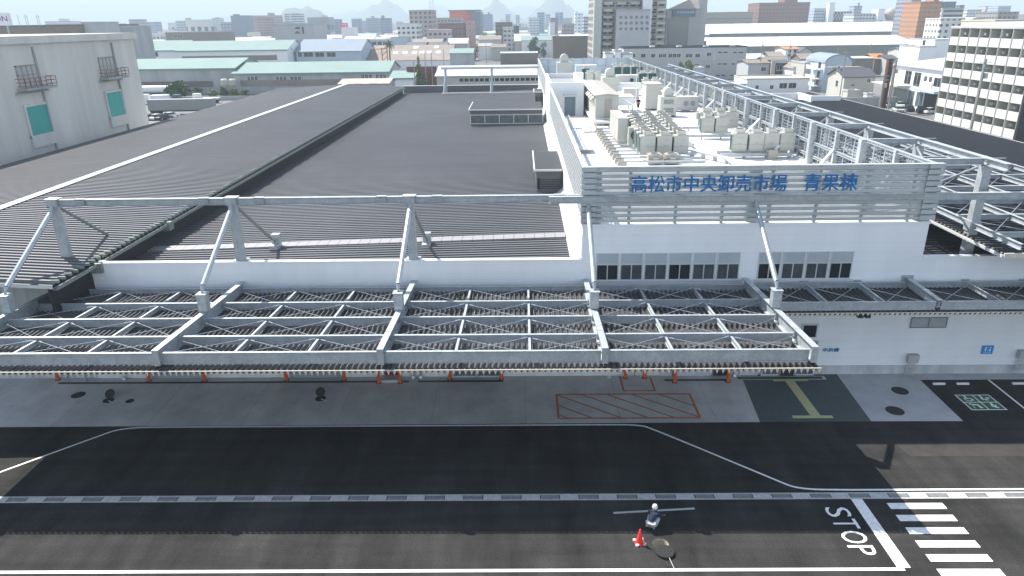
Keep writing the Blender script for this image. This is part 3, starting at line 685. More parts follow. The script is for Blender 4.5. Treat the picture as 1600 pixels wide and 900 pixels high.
# ============================================================ PORTAL FRAME above the canopy
TZ=12.15
pf=thing('steel_portal_frame','tall galvanised frame of posts, slanted struts and one long beam above the parapet','steel frame')
m=MB()
for i,xb in enumerate(BX[:4]):
    top=(xb,41.55,TZ-.02)
    m=MB().prof((xb,41.55,8.13),(xb,41.55,TZ-.42),[(-.27,-.2),(.27,-.2),(.27,.2),(-.27,.2)],up=(0,1,0),pts2=[(-.22,-.2),(.22,-.2),(.22,.2),(-.22,.2)])
    p=obj('post',m,M['galv'],pf); obj('base_plate',MB().box(xb-.45,xb+.45,41.27,41.9,8.131,8.18),M['galv'],p)
    obj('post_head',MB().box(xb-.32,xb+.32,41.28,41.83,TZ-.42,TZ+.03).box(xb-.4,xb+.4,41.24,41.87,TZ+.03,TZ+.06),M['galv'],p)
for i in range(4):
    xb=BX[i]; a=(xb,35.75,8.2)
    s1=obj('strut',MB().tube((xb,36.0,8.5),(xb+.05,40.9,TZ-.75),.15,n=16),M['galvd'],pf)
    obj('strut_end',MB().tube((xb,35.75,8.17),(xb,36.0,8.5),.06,.13,n=10),M['galv'],s1); obj('strut_end',MB().tube((xb+.05,40.9,TZ-.75),(xb+.05,41.25,TZ-.35),.13,.07,n=10),M['galv'],s1)
    if i<3:
        s2=obj('back_brace',MB().tube((xb,41.8,TZ-.5),(xb,47.6,7.5),.11,n=14),M['gutter'],pf)
        obj('brace_foot',MB().box(xb-.28,xb+.28,47.75,48.25,6.75,7.95).box(xb-.3,xb+.3,47.1,47.75,7.0,7.3),M['galv'],s2)
xb=BX[4]; s1=obj('strut',MB().tube((xb,36.0,8.5),(xb+.1,40.7,TZ-.75),.15,n=16),M['galvd'],pf)
obj('strut_end',MB().tube((xb,35.75,8.17),(xb,36.0,8.5),.06,.13,n=10),M['galv'],s1); obj('strut_end',MB().tube((xb+.1,40.7,TZ-.75),(xb+.1,41.1,TZ-.35),.13,.07,n=10),M['galv'],s1)
for i in range(3):
    b_=obj('long_beam',MB().ibeam((BX[i]+.33,41.55,TZ),(BX[i+1]-.33,41.55,TZ),.30,.42,.03,.03),M['galv'],pf)
    for xx in (BX[i]+1.7,BX[i+1]-1.7):
        m=MB()
        m.box(xx-.3,xx+.3,41.37,41.40,TZ-.36,TZ-.06); m.box(xx-.3,xx+.3,41.40,41.70,TZ+.003,TZ+.03)
        for q in range(6): m.box(xx-.26+q*.1,xx-.22+q*.1,41.33,41.37,TZ-.3,TZ-.12)
        obj('bolted_splice',m,M['galv'],b_)
obj('long_beam',MB().ibeam((BX[3]-.33-2,41.1,TZ),(60,41.1,TZ),.30,.42,.03,.03),M['galv'],pf)
# far twin of the frame at the other end of the low roof
ff=thing('far_steel_frame','white steel frame with a long top beam at the far end of the roof','steel frame')
for x_ in (-17.4,-6.95): obj('post',MB().box(x_-.25,x_+.25,163.8,164.3,6.7,12.1),M['galv'],ff); 
for x_ in (-17.4,-6.95): obj('strut',MB().tube((x_-.2,160.5,7.2),(x_,163.8,11.6),.16,n=8),M['galvd'],ff)
obj('long_beam',MB().ibeam((-18.4,164,12.55),(PX0,164,12.55),.5,.5,.05,.05),M['flash'],ff)
obj('foot_rail',MB().box(-18,PX0,160.2,160.6,7.1,7.3),M['flash'],ff)

# ============================================================ RIGHT LOWER CANOPY
rc=thing('right_canopy','narrower galvanised canopy along the front wall right of the big one','canopy')
RB=[23.9,34.7]
def rz(y): return 6.85-(y-37)*0.02
FY=37.6
def rzf(y): return 6.78
for x_ in RB:
    b=obj('bracket_beam',MB().ibeam((x_,41.2,6.78),(x_,FY-.1,6.72),.30,.46,.03,.03),M['galv'],rc)
    obj('wall_plate',MB().box(x_-.35,x_+.35,41.16,41.24,6.2,6.9),M['galv'],b)
xs=[14.35]+[23.9,34.7,45]
for a_,b_ in zip(xs[:-1],xs[1:]):
    obj('front_beam',MB().ibeam((a_+.16,FY,6.62),(b_-.16,FY,6.62),.14,.52,.022,.02),M['galv'],rc)
    obj('wall_beam',MB().ibeam((a_+.16,40.95,6.55),(b_-.16,40.95,6.55),.15,.34,.022,.02),M['galv'],rc)
    for k in (1,2):
        x_=a_+(b_-a_)*k/3 if a_>15 else 14.35+3.3*k-.1
        obj('cross_beam',MB().ibeam((x_,40.85,6.52),(x_,FY+.1,6.58),.13,.3,.02,.015),M['galv'],rc)
        obj('wall_plate',MB().box(x_-.22,x_+.22,41.16,41.24,6.45,6.62),M['galv'],rc)
    m=MB()
    for k in range(3):
        xa=a_+(b_-a_)*k/3+.15; xc=a_+(b_-a_)*(k+1)/3-.15
        m.tube((xa,FY+.15,6.42),(xc,40.75,6.38),.02,n=6); m.tube((xc,FY+.15,6.37),(xa,40.75,6.33),.02,n=6)
    obj('tie_rod',m,M['galvd'],rc)
sm,_=sheetribs(14.45,45,37.25,5.92,41.2,5.95); obj('roof_sheet',sm,M['csheet'],rc)
tc=MB(); n=int((45-14.45)/.285)
for i in range(n):
    x=14.45+i*.285
    tc.add([(x+.10,37.23,6.08),(x+.285,37.23,6.08),(x+.20,37.23,5.87),(x+.10,37.25,6.08),(x+.285,37.25,6.08),(x+.20,37.25,5.87)],[(0,2,1),(3,4,5),(0,3,5,2),(2,5,4,1),(0,1,4,3)])
tc.box(14.45,14.45+n*.285,37.20,37.23,6.05,6.09)
obj('edge_closure',tc,M['closure'],rc)

# ============================================================ SCREENS ROUND THE MIDDLE ROOF
def screen(name,label,a,b,posts,inside,slatm,detail=True):
    """a,b end points (x,y). slats face outwards (inside = unit vector pointing in)"""
    a=Vector(a);b=Vector(b);L=(b-a).length;d=(b-a)/L; nn=Vector(inside)
    t=thing(name,label,'screen')
    def P(s_,off,z): p=a+d*s_+nn*off; return (p.x,p.y,z)
    sl_=MB(); z=PT+.22
    while z<ST-.1:
        sl_.bar(P(0,-.02,z),P(L,-.02,z),.03,.20); z+=.345
    obj('slat',sl_,slatm,t)
    if detail:
        pf_=MB(); z=PT+.22+.172
        while z<ST-.1:
            k=0
            while k<L: pf_.bar(P(k,0.02,z),P(k+.048,0.02,z),.012,.14); k+=.062
            pf_.bar(P(0,0.02,z-.05),P(L,.02,z-.05),.012,.02); pf_.bar(P(0,0.02,z+.05),P(L,.02,z+.05),.012,.02); z+=.345
        obj('mesh_panel',pf_,M['perf'],t)
    pp=MB()
    k=0
    while k<=L+.01:
        p=a+d*k+nn*.12; obj('post',MB().box(p.x-.09,p.x+.09,p.y-.09,p.y+.09,PT,ST),M['galv'],t); k+=L/posts
    rl=MB()
    for z in (PT+.5,PT+1.75,ST-.12): rl.bar(P(0,.16,z),P(L,.16,z),.1,.14)
    rl.bar(P(-.1,0,ST+.02),P(L+.1,0,ST+.02),.22,.06)
    obj('rail',rl,M['flash'],t)
    return t,P
fs_,P=screen('front_screen','open louvred screen carrying the big blue lettering on the front of the middle block','',(0,0),1,(0,1),M['slat']) if 0 else screen('front_screen','open louvred screen carrying the big blue lettering on the front of the middle block',(PX0,41.2),(PX1,41.2),7.5,(0,1),M['slat'])
fs_['category']='screen'
# corner boards, big columns standing behind the slats
for x_ in (4.35,13.9,24.0): obj('column',MB().box(x_-.35,x_+.35,41.42,41.9,PT,ST-.2),M['galv'],fs_)
z=PT+.15
while z<ST-.1:
    obj('corner_board',MB().box(PX0-.15,PX0+.75,41.05,41.13,z,z+.27),M['slat'],fs_); obj('corner_board',MB().box(PX1-.75,PX1+.15,41.05,41.13,z,z+.27),M['slat'],fs_); z+=.345
for body,x0,x1 in (('高松市中央卸売市場',6.42,15.62),('青果棟',16.62,19.78)):
    me=fit_mesh(text_mesh(body,1,0.04,M['blue'],'sign_lettering',0.008),x1-x0,1.02)
    o=obj('sign_lettering',me,None,fs_,loc=(x0,41.05,12.34)); o.rotation_euler=(R_(90),0,0)
def side(name,label,x_,y0,y1,inside,m,detail=False):
    n=round((y1-y0)/4.55); return screen(name,label,(x_,y0),(x_,y1),n,inside,m,detail)[0]
M['lslat']=mat('pale_screen_slat',(0.36,0.38,0.39),0.45,0.1,0.05,0.6)
ls=side('left_screen','slatted screen on the left edge of the middle roof, before the stair house',PX0,41.4,95.5,(1,0),M['lslat'])
m=MB(); k=0
for y in [41.6+.62*i for i in range(87)]: m.box(PX0+.02,PX0+.05,y,y+.06,PT+.1,ST)
obj('lattice_bar',m,M['lslat'],ls)
side('left_screen','slatted screen on the left edge of the middle roof, beyond the stair house',PX0,108,FARY,(1,0),M['lslat'])
fsn=thing('far_screen','blue grey screen closing the far end of the middle roof','screen')
M['bluesc']=mat('blue_grey_screen',(0.40,0.47,0.52),0.5,0.2,0.1,0.4)
obj('panel',MB().box(PX0,PX1,FARY-.3,FARY-.2,PT,ST),M['bluesc'],fsn)
for i in range(9):
    x_=PX0+(PX1-PX0)*i/8; obj('post',MB().box(x_-.16,x_+.16,FARY-.62,FARY-.3,PT,ST+.1),M['galv'],fsn)
obj('rail',MB().box(PX0,PX1,FARY-.45,FARY-.3,ST-.1,ST+.02).box(PX0,PX1,FARY-.45,FARY-.3,PT+1.7,PT+1.82),M['galv'],fsn)
# right screen: heavy frame with mesh outside
rs=thing('right_screen','tall steel framed mesh screen along the right edge of the middle roof','screen')
m=MB(); z=PT+.1
while z<ST-.05: m.box(PX1+.10,PX1+.13,41.4,FARY,z,z+.10); z+=.27
y=41.6
while y<FARY: m.box(PX1+.04,PX1+.07,y,y+.05,PT+.1,ST-.1); y+=.5
obj('mesh',m,M['meshg'],rs)
k=0; y=41.5; 
while y<FARY-1:
    big=(k%2==0)
    s_=.24 if big else .13
    obj('column' if big else 'mid_post',MB().box(PX1-.35-(.2 if big else 0),PX1-.05,y-s_,y+s_,PT-.12,ST-.02),M['galv'],rs)
    if not big:
        br=obj('brace',MB().tube((PX1-.35,y,PT+1.9),(PX1-2.3,y-1.6,PT+.55),.12,n=8),M['whitep'],rs)
        obj('foot_block',MB().box(PX1-2.9,PX1-2.1,y-2.1,y-1.3,PT-.12,PT+.7),M['hvac2'],br)
    k+=1; y+=4.55
m=MB()
for z in (PT+.75,PT+1.85,ST): m.ibeam((PX1-.18,41.5,z),(PX1-.18,FARY,z),.22,.2,.02,.02)
obj('rail',m,M['galv'],rs)
m=MB(); y=41.5+1.5
while y<FARY: m.box(PX1-.2,PX1-.14,y,y+.08,PT+.1,ST-.2); y+=1.517
obj('mullion',m,M['galv'],rs)
# ============================================================ RIGHT GALLERY FRAME and the big slate roof
ga=thing('gallery_frame','long galvanised frame of beams and columns standing on the slate roof beside the middle block','steel frame')
OX=28.35
ys=[43.0+7.7*i for i in range(13)]
obj('outer_beam',MB().ibeam((OX,41.0,ST),(OX,143,ST),.36,.44,.03,.03),M['galv'],ga)
for i,y in enumerate(ys):
    c=obj('column',MB().box(OX-.27,OX+.27,y-.25,y+.25,6.6 if i<2 else 9.2,ST-.45),M['galv'],ga)
    if i==0: obj('collar',MB().box(OX-.34,OX+.34,y-.32,y+.32,9.25,9.9),M['galv'],c)
    obj('cross_beam',MB().ibeam((PX1+.15,y,ST-.02),(OX-.18,y,ST-.02),.24,.38,.03,.03),M['galv'],ga)
    obj('outrigger',MB().bar((OX+.1,y,ST-.05),(OX+1.1,y,ST-.05),.08,.05),M['galv'],ga)
    if i<len(ys)-1:
        y2=ys[i+1]
        obj('brace',MB().tube((PX1+.3,y+.3,ST-.6),(OX-.3,y2-.3,ST-.6),.07,n=8).tube((OX-.2,y+.3,ST-.6),(OX,y2-.3,9.9),.09,n=8),M['galvd'],ga)
# low beams on the slate roof
SR=9.05
for x_ in (28.3,31.9,35.5,39.1,42.7):
    obj('low_beam',MB().ibeam((x_,38.3,SR+.75),(x_,74,SR+.75),.2,.36,.03,.02),M['galv'],ga)
for y in [40.8+4.1*i for i in range(9)]:
    obj('low_cross_beam',MB().ibeam((28.3,y,SR+.72),(43,y,SR+.72),.2,.34,.03,.02),M['galv'],ga)
m=MB()
for i in range(4):
    for j in range(8):
        xa=28.4+3.6*i; ya=41.0+4.1*j; m.tube((xa,ya,SR+.55),(xa+3.4,ya+3.8,SR+.55),.025,n=5); m.tube((xa+3.4,ya,SR+.5),(xa,ya+3.8,SR+.5),.025,n=5)
obj('tie_rod',m,M['galvd'],ga)
sr=thing('slate_roof_canopy','big dark slate coloured metal roof on the right beyond the steel gallery','canopy roof')
obj('roof_sheet',ribbed(27.85,SR-.1,53.9,SR-.1,38.9,122,0.42,.09),M['roofr'],sr)
obj('edge_trim',MB().box(27.75,27.85,38.9,122,SR-.28,SR-.1).box(53.9,54.0,38.9,122,SR-.3,SR+.0),M['flash'],sr)
obj('end_closure',MB().box(27.85,53.9,38.82,38.9,SR-.24,SR+.02),M['closure'],sr)
m=MB(); y=39.0
while y<75: m.box(27.80,27.86,y,y+.16,SR-.1,SR+.02); y+=.42
obj('rib_closure',m,M['tile2'],sr)
wp=thing('white_parapet','low white parapet behind the far edge of the slate roof','parapet')
obj('wall',MB().box(34,47,124,124.3,0,9.9).box(47,47.3,118,124.3,0,10).box(47.3,52.5,119.5,119.8,0,9.8),M['whitep'],wp)
# ============================================================ EQUIPMENT ON THE MIDDLE ROOF
DK=PT-.12
st=thing('stair_house','white stair house with a pale door on the left of the middle roof','stair house')
m=MB().box(3.55,8.0,94.5,94.75,DK,14.45); m.box(3.55,3.8,94.75,112,DK-2,14.45); m.box(7.75,8.0,94.75,112,DK,14.45); m.box(3.8,7.75,111.75,112,DK,14.45)
obj('wall',m,M['whitep'],st); obj('roof',MB().box(3.8,7.75,94.75,111.75,13.5,13.75),M['trailer'],st)
d=obj('door',MB().box(5.5,6.9,94.42,94.5,DK,12.7),M['bgroof'],st); obj('canopy',MB().box(5.3,7.1,93.6,94.49,12.75,12.9),M['alum'],d)
cb=thing('switchgear_cubicle','long grey switchgear cabin with ribbed roof vents standing on a platform','equipment cabin')
m=MB().box(8.55,11.25,84.5,105,11.0,13.75); obj('casing',m,M['hvac'],cb)
m=MB(); m.add([(8.3,84.2,13.76),(11.5,84.2,13.76),(11.5,105.3,13.76),(8.3,105.3,13.76),(9.9,84.2,13.95),(9.9,105.3,13.95)],[(0,1,4),(2,3,5),(0,4,5,3),(1,2,5,4),(0,3,2,1)]); obj('roof',m,M['hvac2'],cb)
for i in range(8): y=86+i*2.4; obj('vent_hood',MB().add([(8.54,y,13.5),(8.54,y+1.5,13.5),(8.1,y+1.5,13.1),(8.1,y,13.1),(8.54,y,12.9),(8.54,y+1.5,12.9)],[(0,1,2,3),(3,2,5,4),(0,3,4),(1,5,2)]),M['cream'],cb)
obj('door',MB().box(9.6,10.5,84.46,84.5,11.1,13.4),M['hvac2'],cb)
m=MB().box(8.2,11.6,82.8,105.5,10.75,10.99)
for y in range(84,106,3): m.box(8.5,8.8,y,y+.3,DK,10.75); m.box(11.0,11.3,y,y+.3,DK,10.75)
obj('platform',m,M['flash'],cb)
# walkway with handrail in front of the cabin
wk=thing('roof_catwalk','white catwalk with thin handrails between the left screen and the equipment','catwalk')
obj('deck',MB().box(5.3,6.6,66,84,DK+.35,DK+.42).box(5.3,9.6,79.4,80.6,DK+.45,DK+.52),M['flash'],wk)
m=MB()
for y in [66+2*i for i in range(10)]: m.box(5.3,5.36,y,y+.06,DK,DK+1.4)
m.box(5.3,5.36,66,84,DK+1.36,DK+1.42); m.box(5.3,5.36,66,84,DK+.85,DK+.9)
for x_ in [5.4+.7*i for i in range(7)]: m.box(x_,x_+.06,79.4,79.46,DK,DK+1.5)
m.box(5.3,9.6,79.4,79.46,DK+1.45,DK+1.5)
obj('handrail',m,M['alum'],wk)
pb=MB().box(-.4,.4,-.28,.28,0,.38).mesh('block',M['hvac2'])
for i in range(12):
    y=59.5+i*1.75
    o=obj('support_pad',pb,None,loc=(8.4,y,DK)); tag(o,'grey concrete pad under the pipe rails, %s counted from the front screen'%ORD[i],'pad','concrete pads left of the air conditioning units')
    o=obj('support_rail',MB().box(8.1,15.6,y-.07,y+.07,DK+.38,DK+.52),M['galv'],None); tag(o,'flat steel rail lying across the roof on the %s concrete pad from the front screen'%ORD[i],'rail','steel rails under the units')
pb2=MB().box(-.5,.5,-.3,.3,0,.35).mesh('block',M['hvac2'])
for i in range(11):
    o=obj('post_pad',pb2,None,loc=(4.6,52+i*3.7,DK)); tag(o,'low pale pad inside the left slatted screen, %s from the front'%ORD[i],'pad','pads inside the left slatted screen')
# --- variable refrigerant outdoor unit (cabinet with shroud)
def vrf(label,loc,group,wd=1.32,first=None,green=False,h=1.68):
    t=thing('air_conditioning_unit',label,'air conditioner',loc,0,group)
    m=MB().box(-wd/2,wd/2,0,.78,.12,h); obj('casing',m,M['hvac'],t)
    obj('seam',MB().box(-wd/2+.03,wd/2-.03,-.012,0,.70,.72).box(-wd/2+.03,-wd/2+.05,-.012,0,.15,h-.05).box(-.05,.05,-.014,0,.78,.84),M['gutter'],t)
    obj('emblem',MB().quad((.02,-.013,h-.42),(.34,-.013,h-.38),(.40,-.013,h-.32),(.10,-.013,h-.34)),M['greyw'],t)
    s_=MB(); s_.add([(-.32,.08,h),(.32,.08,h),(.32,.70,h),(-.32,.70,h),(-.43,-.06,h+.38),(.43,-.06,h+.38),(.43,.78,h+.38),(-.43,.78,h+.38)],[(0,1,5,4),(1,2,6,5),(2,3,7,6),(3,0,4,7),(4,5,6,7)])
    sh=obj('shroud',s_,M['hvac'],t); obj('fan_opening',MB().quad((-.33,.04,h+.383),(.33,.04,h+.383),(.33,.68,h+.383),(-.33,.68,h+.383)),M['black'],sh)
    obj('side_coil',MB().box(-wd/2-.012,-wd/2,.08,.70,.2,h-.15).box(wd/2,wd/2+.012,.08,.70,.2,h-.15).box(-wd/2+.06,wd/2-.06,.78,.79,.3,h-.1),M['coil'],t)
    if green: obj('front_coil',MB().box(-wd/2+.06,wd/2-.06,-.025,-.013,.2,h-.12),M['coil'],t)
    obj('feet',MB().box(-wd/2,-wd/2+.12,0,.78,0,.12).box(wd/2-.12,wd/2,0,.78,0,.12),M['galv'],t)
    return t
UZ=DK+.52
v0=None
for r in range(8):
    for c in range(3):
        y=62.2+r*2.05; x_=11.0+c*1.47+(0.12*r if r>3 else 0.05*r)
        lab='ivory air conditioning unit, %s from the left in the %s row behind the front screen'%(ORD[c],ORD[r])
        if v0 is None: v0=vrf(lab,(x_,y,UZ),'ivory units in rows on the middle roof')
        else: dup(v0,loc=(x_,y,UZ),label=lab)
for (x_,y,l) in ((19.35,63.0,'left unit of the left pair near the front right of the roof'),(20.85,63.0,'right unit of the left pair near the front right of the roof'),(22.2-.0,63.0,'left unit of the right pair next to the mesh screen'),(23.6-.0,63.0,'right unit of the right pair next to the mesh screen')):
    dup(v0,loc=(x_-.05,y,UZ),label='ivory air conditioning '+l)
for i,x_ in enumerate((19.2,20.65)): dup(v0,loc=(x_,74,UZ),label='ivory air conditioning unit, %s of two standing alone midway along the right side'%('left','right')[i])
for i,x_ in enumerate((20.1,21.6,23.0)): dup(v0,loc=(x_,78.5,UZ),label='ivory air conditioning unit, %s of three just behind the lone pair on the right side'%('left','middle','right')[i])
vg_=vrf('unit with dark green coil front, leftmost of four far back on the right',(19.6,150,UZ),'green fronted units far back on the roof',green=True,wd=1.5,h=2.3)
for i in range(1,4): dup(vg_,loc=(19.6+i*1.75,150,UZ),label='unit with dark green coil front, %s of four far back on the right'%('','second from left','third from left','rightmost')[i])
for i in range(2): dup(vg_,loc=(21.6+i*1.7,131,UZ),label='unit with dark green coil front, %s of two midway back near the mesh screen'%('left','right')[i])
dup(vg_,loc=(12.6,146,UZ),label='unit with dark green coil front standing alone behind the white stair house')
dup(vg_,loc=(20.4,112,UZ),label='unit with dark green coil front standing beside the tall ivory cabinet')
for i in range(2): dup(v0,loc=(21.0+i*1.6,124,UZ),label='ivory air conditioning unit, %s of two small ones before the green fronted pair'%('left','right')[i])
for i in range(2): dup(v0,loc=(19.8+i*1.6,157,UZ+.6),label='ivory air conditioning unit, %s of two farthest back on the right'%('left','right')[i])
for i in range(6): dup(v0,loc=(13.0+(i%2)*1.6,141+2.6*(i//2),UZ),label='pale unit %s of a cluster in the middle distance behind the cabin'%ORD[i])
# platform frames under the units
pf_=thing('unit_platform','galvanised platform carrying the unit pairs at the right of the roof','platform')
m=MB().box(17.6,24.0,62.6,62.8,UZ-.3,UZ-.02).box(17.6,24.0,63.9,64.1,UZ-.3,UZ-.02)
for x_ in (17.8,19.8,21.8,23.8): m.box(x_,x_+.12,62.6,64.1,DK,UZ-.3)
obj('frame',m,M['galv'],pf_)
pf_=thing('unit_platform','galvanised platform carrying the five units farther back at the right of the roof','platform')
m=MB().box(16.3,24.0,73.6,73.8,UZ-.3,UZ-.02).box(16.3,24.0,79.6,79.8,UZ-.3,UZ-.02).box(16.3,16.5,68,79.8,UZ-.3,UZ-.02)
for x_ in (16.5,18.5,20.5,22.5,23.8): m.box(x_,x_+.12,73.6,73.8,DK,UZ-.3); m.box(x_,x_+.12,79.6,79.8,DK,UZ-.3)
obj('frame',m,M['galv'],pf_)
# long side chiller bank
t=thing('chiller_bank','long low bank of ivory chiller cabinets running away along the left of the units','chiller')
for i in range(3):
    y=69.6+i*2.2
    o=obj('module',MB().box(9.3,10.25,y,y+2.14,UZ,UZ+2.2),M['hvac'],t)
    obj('lid',MB().box(9.25,10.3,y-.02,y+2.12,UZ+2.2,UZ+2.27),M['cream'],o)
# wall style unit with one fan
def fanunit(label,loc,mm,top=False,s_=1.0):
    t=thing('condenser_unit',label,'condenser',loc)
    obj('casing',MB().box(-.5*s_,.5*s_,0,.42*s_,.05,1.3*s_),mm,t)
    g_=MB(); g_.tube((0,-.02,.75*s_),(0,0,.75*s_),.36*s_,n=24); obj('fan',g_,M['black'],t)
    g_=MB()
    for r in (.12,.22,.33): 
        for i in range(20):
            a0,a1=2*math.pi*i/20,2*math.pi*(i+1)/20; g_.bar((r*s_*math.cos(a0),-.035,.75*s_+r*s_*math.sin(a0)),(r*s_*math.cos(a1),-.035,.75*s_+r*s_*math.sin(a1)),.018,up=(0,1,0))
    obj('fan_guard',g_,M['alum'],t); return t
fanunit('single ivory condenser with a round black fan at the left of the unit rows',(10.75,67.6,UZ-.1),M['hvac'],s_=1.35)
for i,x_ in enumerate((11.3,12.75)):
    t=thing('condenser_unit','%s of two low beige condensers with top fans right behind the front screen'%('left','right')[i],'condenser',(x_,60.3,DK+.15),0,'low beige condensers')
    obj('casing',MB().box(-.6,.6,-.5,.5,0,.8),M['hvac2'],t); obj('cover',MB().box(-.25,.25,-.62,-.5,.15,.6),M['hvac'],t)
    obj('fan_ring',MB().lathe((0,0,.8),[(.45,0),(.45,.08),(.38,.08),(.36,.01)],20),M['hvac'],t); obj('fan',MB().lathe((0,0,.80),[(.36,.0),(.36,.015)],20),M['black'],t)
# tall cabinet, duct heads, boxes
t=thing('tall_cabinet','tall plain ivory cabinet standing right of the man on the roof','cabinet')
obj('casing',MB().box(16.9,18.9,99,102.5,DK+.2,13.7),M['hvac'],t); obj('lid',MB().box(16.8,19.0,98.9,102.6,13.7,13.8),M['cream'],t)
def ducthead(label,x_,y,s_=1.0,vent=True):
    t=thing('exhaust_fan_box',label,'exhaust fan',(x_,y,DK))
    obj('casing',MB().box(-.9*s_,.9*s_,0,1.8*s_,.25,2.2*s_),M['hvac'],t)
    if vent:
        for z in (.5,1.4): obj('grille',MB().box(-.55*s_,.55*s_,-.03,0,z*s_,(z+.5)*s_),M['gutter'],t)
    hd=MB(); n=8
    pts=[(-.5*s_,0)]+[(-.5*s_*math.cos(math.pi*i/n),.45*s_+.5*s_*math.sin(math.pi*i/n)) for i in range(n+1)]+[(.5*s_,0)]
    hd.add([(p[0],.3*s_,2.2*s_+p[1]) for p in pts]+[(p[0],1.4*s_,2.2*s_+p[1]) for p in pts],[tuple(range(len(pts)-1,-1,-1)),tuple(range(len(pts),2*len(pts)))]+[(i,(i+1)%len(pts),len(pts)+(i+1)%len(pts),len(pts)+i) for i in range(len(pts))])
    obj('hood',hd,M['hvac'],t)
    obj('leg',MB().box(-.9*s_,-.8*s_,0,1.8*s_,0,.25).box(.8*s_,.9*s_,0,1.8*s_,0,.25),M['galv'],t)
    return t
ducthead('ivory exhaust box with two grilles and a rounded hood behind the unit rows',18.6,91.8,1.15)
ducthead('pale exhaust duct with a rounded hood beyond the ribbed cabin roof',14.2,118,1.4,False)
ducthead('pale exhaust duct with a rounded hood far back near the left screen',8.6,150,1.7,False)
def roofbox(label,x0,x1,y0,y1,z0,z1,mm,trim=True):
    t=thing('equipment_box',label,'equipment box')
    obj('casing',MB().box(x0,x1,y0,y1,z0,z1),mm,t)
    m=MB()
    for x_ in (x0+.1,x1-.25): m.box(x_,x_+.15,y0+.1,y0+.25,DK,z0); m.box(x_,x_+.15,y1-.25,y1-.1,DK,z0)
    obj('leg',m,M['galv'],t); obj('lid',MB().box(x0-.06,x1+.06,y0-.06,y1+.06,z1,z1+.08),M['cream'],t)
    return t
roofbox('white square box on legs between the cabin and the man on the roof',12.7,15.0,97,101,DK+.9,DK+2.0,M['whitep'])
roofbox('long low white duct box crossing the roof beyond the cabin',11.8,19.5,119,121,DK+.7,DK+1.9,M['whitep'])
t=roofbox('long low grey unit with twin round fans beyond the white duct',17.6,22.3,136,138.2,DK+.5,DK+2.0,M['greyw'])
for dx in (0,1.2): obj('fan',MB().tube((20.4+dx,135.93,DK+1.2),(20.4+dx,136,DK+1.2),.35,n=14),M['black'],t)
t=roofbox('grey wall hugging unit with twin fans right of the exhaust box',20.1,23.6,97,98.5,DK+.2,DK+1.9,M['greyw'])
for dx in (0,.9): obj('fan',MB().tube((22+dx,96.93,DK+1.1),(22+dx,97,DK+1.1),.33,n=14),M['gutter'],t)
roofbox('dark topped pale box near the left screen behind the stair house',6.5,8.5,128,131,DK+.2,DK+2.2,M['hvac'])
roofbox('small pale box beyond the stair house, right of the dark topped one',9.6,11.2,134,137,DK+.3,DK+2.6,M['whitep'])
roofbox('low blue grey tank box far back in the middle of the roof',11.5,16.0,158,161,DK+.2,DK+2.6,M['bluesc'])
roofbox('white low box left of the row of green fronted units',15.5,18.2,146,149,DK+.2,DK+1.4,M['whitep'])
roofbox('small ivory box left of the tall cabinet',15.4,17.6,110,112,DK+.4,DK+1.9,M['hvac'])
# pipe runs
for i,(pts,l) in enumerate((([(15.4,64,DK+.5),(17.6,60.5,DK+.5),(17.6,58,DK+.5)],'bent grey cable tray between the left units and the right pairs'),
                ([(16.2,72,DK+.6),(15.6,78,DK+.6),(13.0,82,DK+.6)],'grey cable tray running past the back rows of units'),
                ([(12.0,96,DK+.4),(12.2,106,DK+.4),(16,116,DK+.4)],'grey cable tray beside the white square box'),
                ([(9.2,124,DK+.6),(9.4,140,DK+.6),(7.0,158,DK+.6)],'grey cable tray far back along the left of the roof'))):
    m=MB()
    for a_,b_ in zip(pts[:-1],pts[1:]):
        m.bar(a_,b_,.42,.16)
    t=thing('cable_tray',l,'cable tray'); obj('tray',m,M['alum'],t)
    m=MB()
    for a_,b_ in zip(pts[:-1],pts[1:]):
        a_,b_=Vector(a_),Vector(b_); k=int((b_-a_).length/1.5)+1
        for q in range(k): p=a_+(b_-a_)*q/k; m.box(p.x-.2,p.x+.2,p.y-.05,p.y+.05,DK,p.z-.08)
    obj('support',m,M['galv'],t)
t=thing('roof_pole','thin white pole rising beside the tall cabinet','pole'); obj('pole',MB().tube((16.3,104,DK),(16.3,104,15.5),.05,n=6),M['whitep'],t); obj('stay',MB().tube((13.6,96,DK+1.8),(16.3,92.5,DK+.2),.04,n=6),M['whitep'],t)

# ============================================================ PEOPLE
def skinvert(me):
    import bmesh
    bm=bmesh.new(); bm.from_mesh(me); bm.verts.layers.skin.verify(); bm.to_mesh(me); bm.free()
def skinned(name,joints,edges,m,parent,sub=2,root=0):
    me=bpy.data.meshes.new(name); me.from_pydata([j[0] for j in joints],edges,[]); me.update(); skinvert(me)
    o=bpy.data.objects.new(name,me); col.objects.link(o)
    md=o.modifiers.new('skin','SKIN'); md.use_smooth_shade=True
    lay=me.skin_vertices[0].data
    for i,j in enumerate(joints):
        r=j[1]; lay[i].radius=r if isinstance(r,tuple) else (r,r); lay[i].use_root=(i==root)
    s2=o.modifiers.new('sub','SUBSURF'); s2.levels=sub; s2.render_levels=sub
    bpy.context.view_layer.update()
    em=bpy.data.meshes.new_from_object(o.evaluated_get(bpy.context.evaluated_depsgraph_get())); em.name=name
    bpy.data.objects.remove(o); em.materials.clear(); em.materials.append(m); em.shade_smooth()
    return obj(name,em,None,parent)
